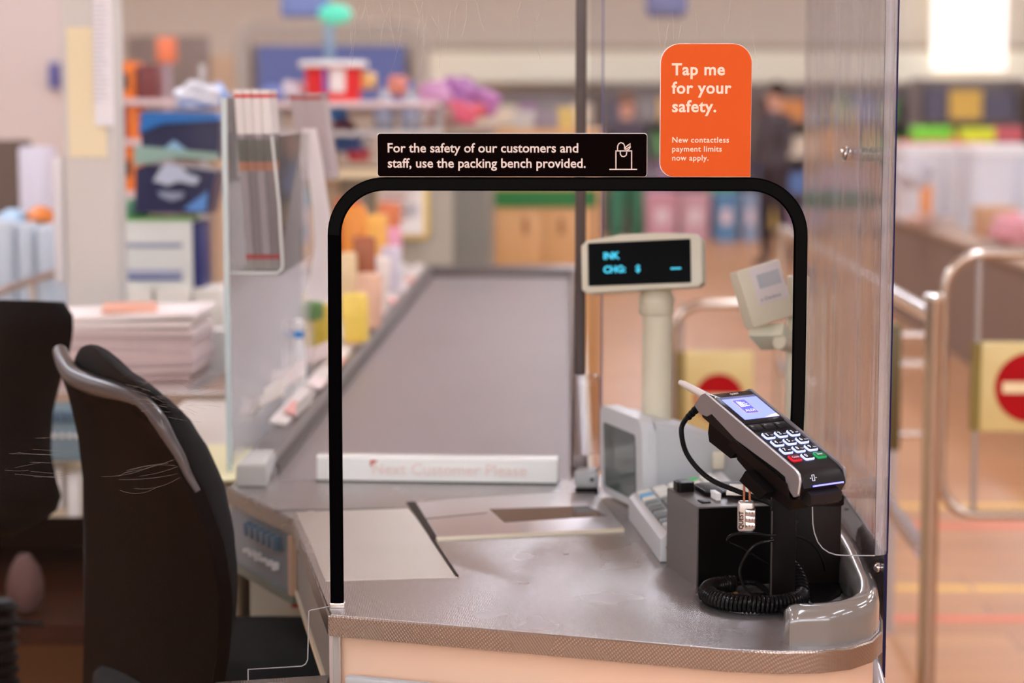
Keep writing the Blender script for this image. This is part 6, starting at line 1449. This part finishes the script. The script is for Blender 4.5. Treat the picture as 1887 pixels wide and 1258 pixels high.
# distant shoppers
def person(loc, h, face, top_c, leg_c, label, skin=(222, 170, 146), hair=(110, 78, 60)):
    x, y, _ = loc; t = thing('person', label, 'person', loc, 0)
    s = h/1.7
    bm = bmesh.new(); vs = {}
    J = {'pelvis': (0, 0, .92, .135), 'belly': (0, 0, 1.06, .13), 'chest': (0, 0, 1.28, .15), 'neck0': (0, 0, 1.42, .07), 'neck': (0, 0, 1.48, .052), 'head': (0, -.01, 1.56, .085), 'crown': (0, -.005, 1.64, .075),
         'ls': (-.17, 0, 1.37, .06), 'le': (-.23, -.02, 1.12, .045), 'lw': (-.21, -.10, .90, .032), 'lh': (-.20, -.13, .84, .03), 'rs': (.17, 0, 1.37, .06), 're': (.23, -.02, 1.12, .045), 'rw': (.20, -.14, .93, .032), 'rh': (.19, -.19, .90, .03),
         'lhip': (-.09, 0, .86, .10), 'lk': (-.10, -.03, .48, .065), 'la': (-.11, .02, .09, .042), 'lt': (-.12, -.12, .04, .04), 'rhip': (.09, 0, .86, .10), 'rk': (.11, .01, .48, .065), 'ra': (.12, .10, .09, .042), 'rt': (.13, -.03, .04, .04)}
    E_ = [('pelvis', 'belly'), ('belly', 'chest'), ('chest', 'neck0'), ('neck0', 'neck'), ('neck', 'head'), ('head', 'crown'), ('chest', 'ls'), ('ls', 'le'), ('le', 'lw'), ('lw', 'lh'), ('chest', 'rs'), ('rs', 're'), ('re', 'rw'), ('rw', 'rh'),
          ('pelvis', 'lhip'), ('lhip', 'lk'), ('lk', 'la'), ('la', 'lt'), ('pelvis', 'rhip'), ('rhip', 'rk'), ('rk', 'ra'), ('ra', 'rt')]
    me = bpy.data.meshes.new('body'); names = list(J); idx = {n_: i for i, n_ in enumerate(names)}
    rot = Matrix.Rotation(face, 3, 'Z')
    me.from_pydata([rot @ Vector((J[n_][0]*s, J[n_][1]*s, J[n_][2]*s)) for n_ in names], [(idx[a_], idx[b_]) for a_, b_ in E_], [])
    o = bpy.data.objects.new('body', me); COL.objects.link(o)
    sk = o.modifiers.new('skin', 'SKIN'); 
    if not me.skin_vertices: me.attributes.new
    for i, n_ in enumerate(names):
        try: me.skin_vertices[0].data[i].radius = (J[n_][3]*s, J[n_][3]*s*(0.75 if n_ in ('chest', 'belly', 'pelvis') else 1)); me.skin_vertices[0].data[i].use_root = (n_ == 'pelvis')
        except Exception: pass
    su = o.modifiers.new('sub', 'SUBSURF'); su.levels = 2; su.render_levels = 2
    dg = bpy.context.evaluated_depsgraph_get(); dg.update(); me2 = bpy.data.meshes.new_from_object(o.evaluated_get(dg))
    bpy.data.objects.remove(o); bpy.data.meshes.remove(me)
    b2 = bmesh.new(); b2.from_mesh(me2); bpy.data.meshes.remove(me2); b2.transform(Matrix.Translation(Vector(loc)))
    ms = [mat('skin_tone', skin, 0.55), mat('top_%d_%d' % (int(x*100), int(y)), top_c, 0.8), mat('trousers_%d_%d' % (int(x*100), int(y)), leg_c, 0.8), mat('shoe_dark', (40, 34, 34), 0.6)]
    for f in b2.faces:
        z = (f.calc_center_median().z-loc[2])/s; f.material_index = 0 if z > 1.44 else (1 if z > 0.95 else (3 if z < 0.09 else 2))
    ob = obj('body', b2, ms, t, 180)
    hb_ = bmesh.new(); bmesh.ops.create_icosphere(hb_, subdivisions=3, radius=1)
    hc_ = Vector(loc)+rot @ Vector((0, 0.012*s, 1.625*s))
    for v in hb_.verts: v.co = hc_+Vector((v.co.x*0.088*s, v.co.y*0.095*s, max(v.co.z, -0.5)*0.095*s))
    obj('hair', hb_, mat('hair_%d' % hair[0], hair, 0.7), t, 180)
    fb = B(); fd = rot @ Vector((0, -1, 0)); sd2 = rot @ Vector((1, 0, 0)); fc = Vector(loc)+Vector((0, 0, 1.575*s))+fd*0.085*s
    lathe(fb, fc-fd*0.004, [(0.012*s, 0), (0.005*s, 0.022*s)], 8, fd+Vector((0, 0, -0.5)))
    obj('nose', fb, ms[0], ob)
    for q in (-1, 1): obj('eye', lathe(B(), fc+sd2*q*0.03*s+Vector((0, 0, 0.018*s)), [(0.008*s, 0), (0.004*s, 0.004*s)], 8, fd), mat('eye_dark', (40, 30, 28), 0.4), ob)
    obj('mouth', box(B(), fc+Vector((0, 0, -0.035*s)), (0.036*s, 0.006*s, 0.007*s), rot), mat('lip_tone', (176, 96, 88), 0.6), ob)
    return t
pp = AY(1155, 205, 17.5); person((pp.x, 17.5, 0), 1.52, 0.3, (70, 62, 74), (48, 120, 92), 'person in a dark top and green trousers far back, left of the orange sign')
pp = AY(1418, 170, 18); person((pp.x+0.05, 18, 0), 1.60, -1.0, (70, 62, 68), (60, 52, 60), 'person in dark clothes far back, right of the orange sign', hair=(60, 44, 38))
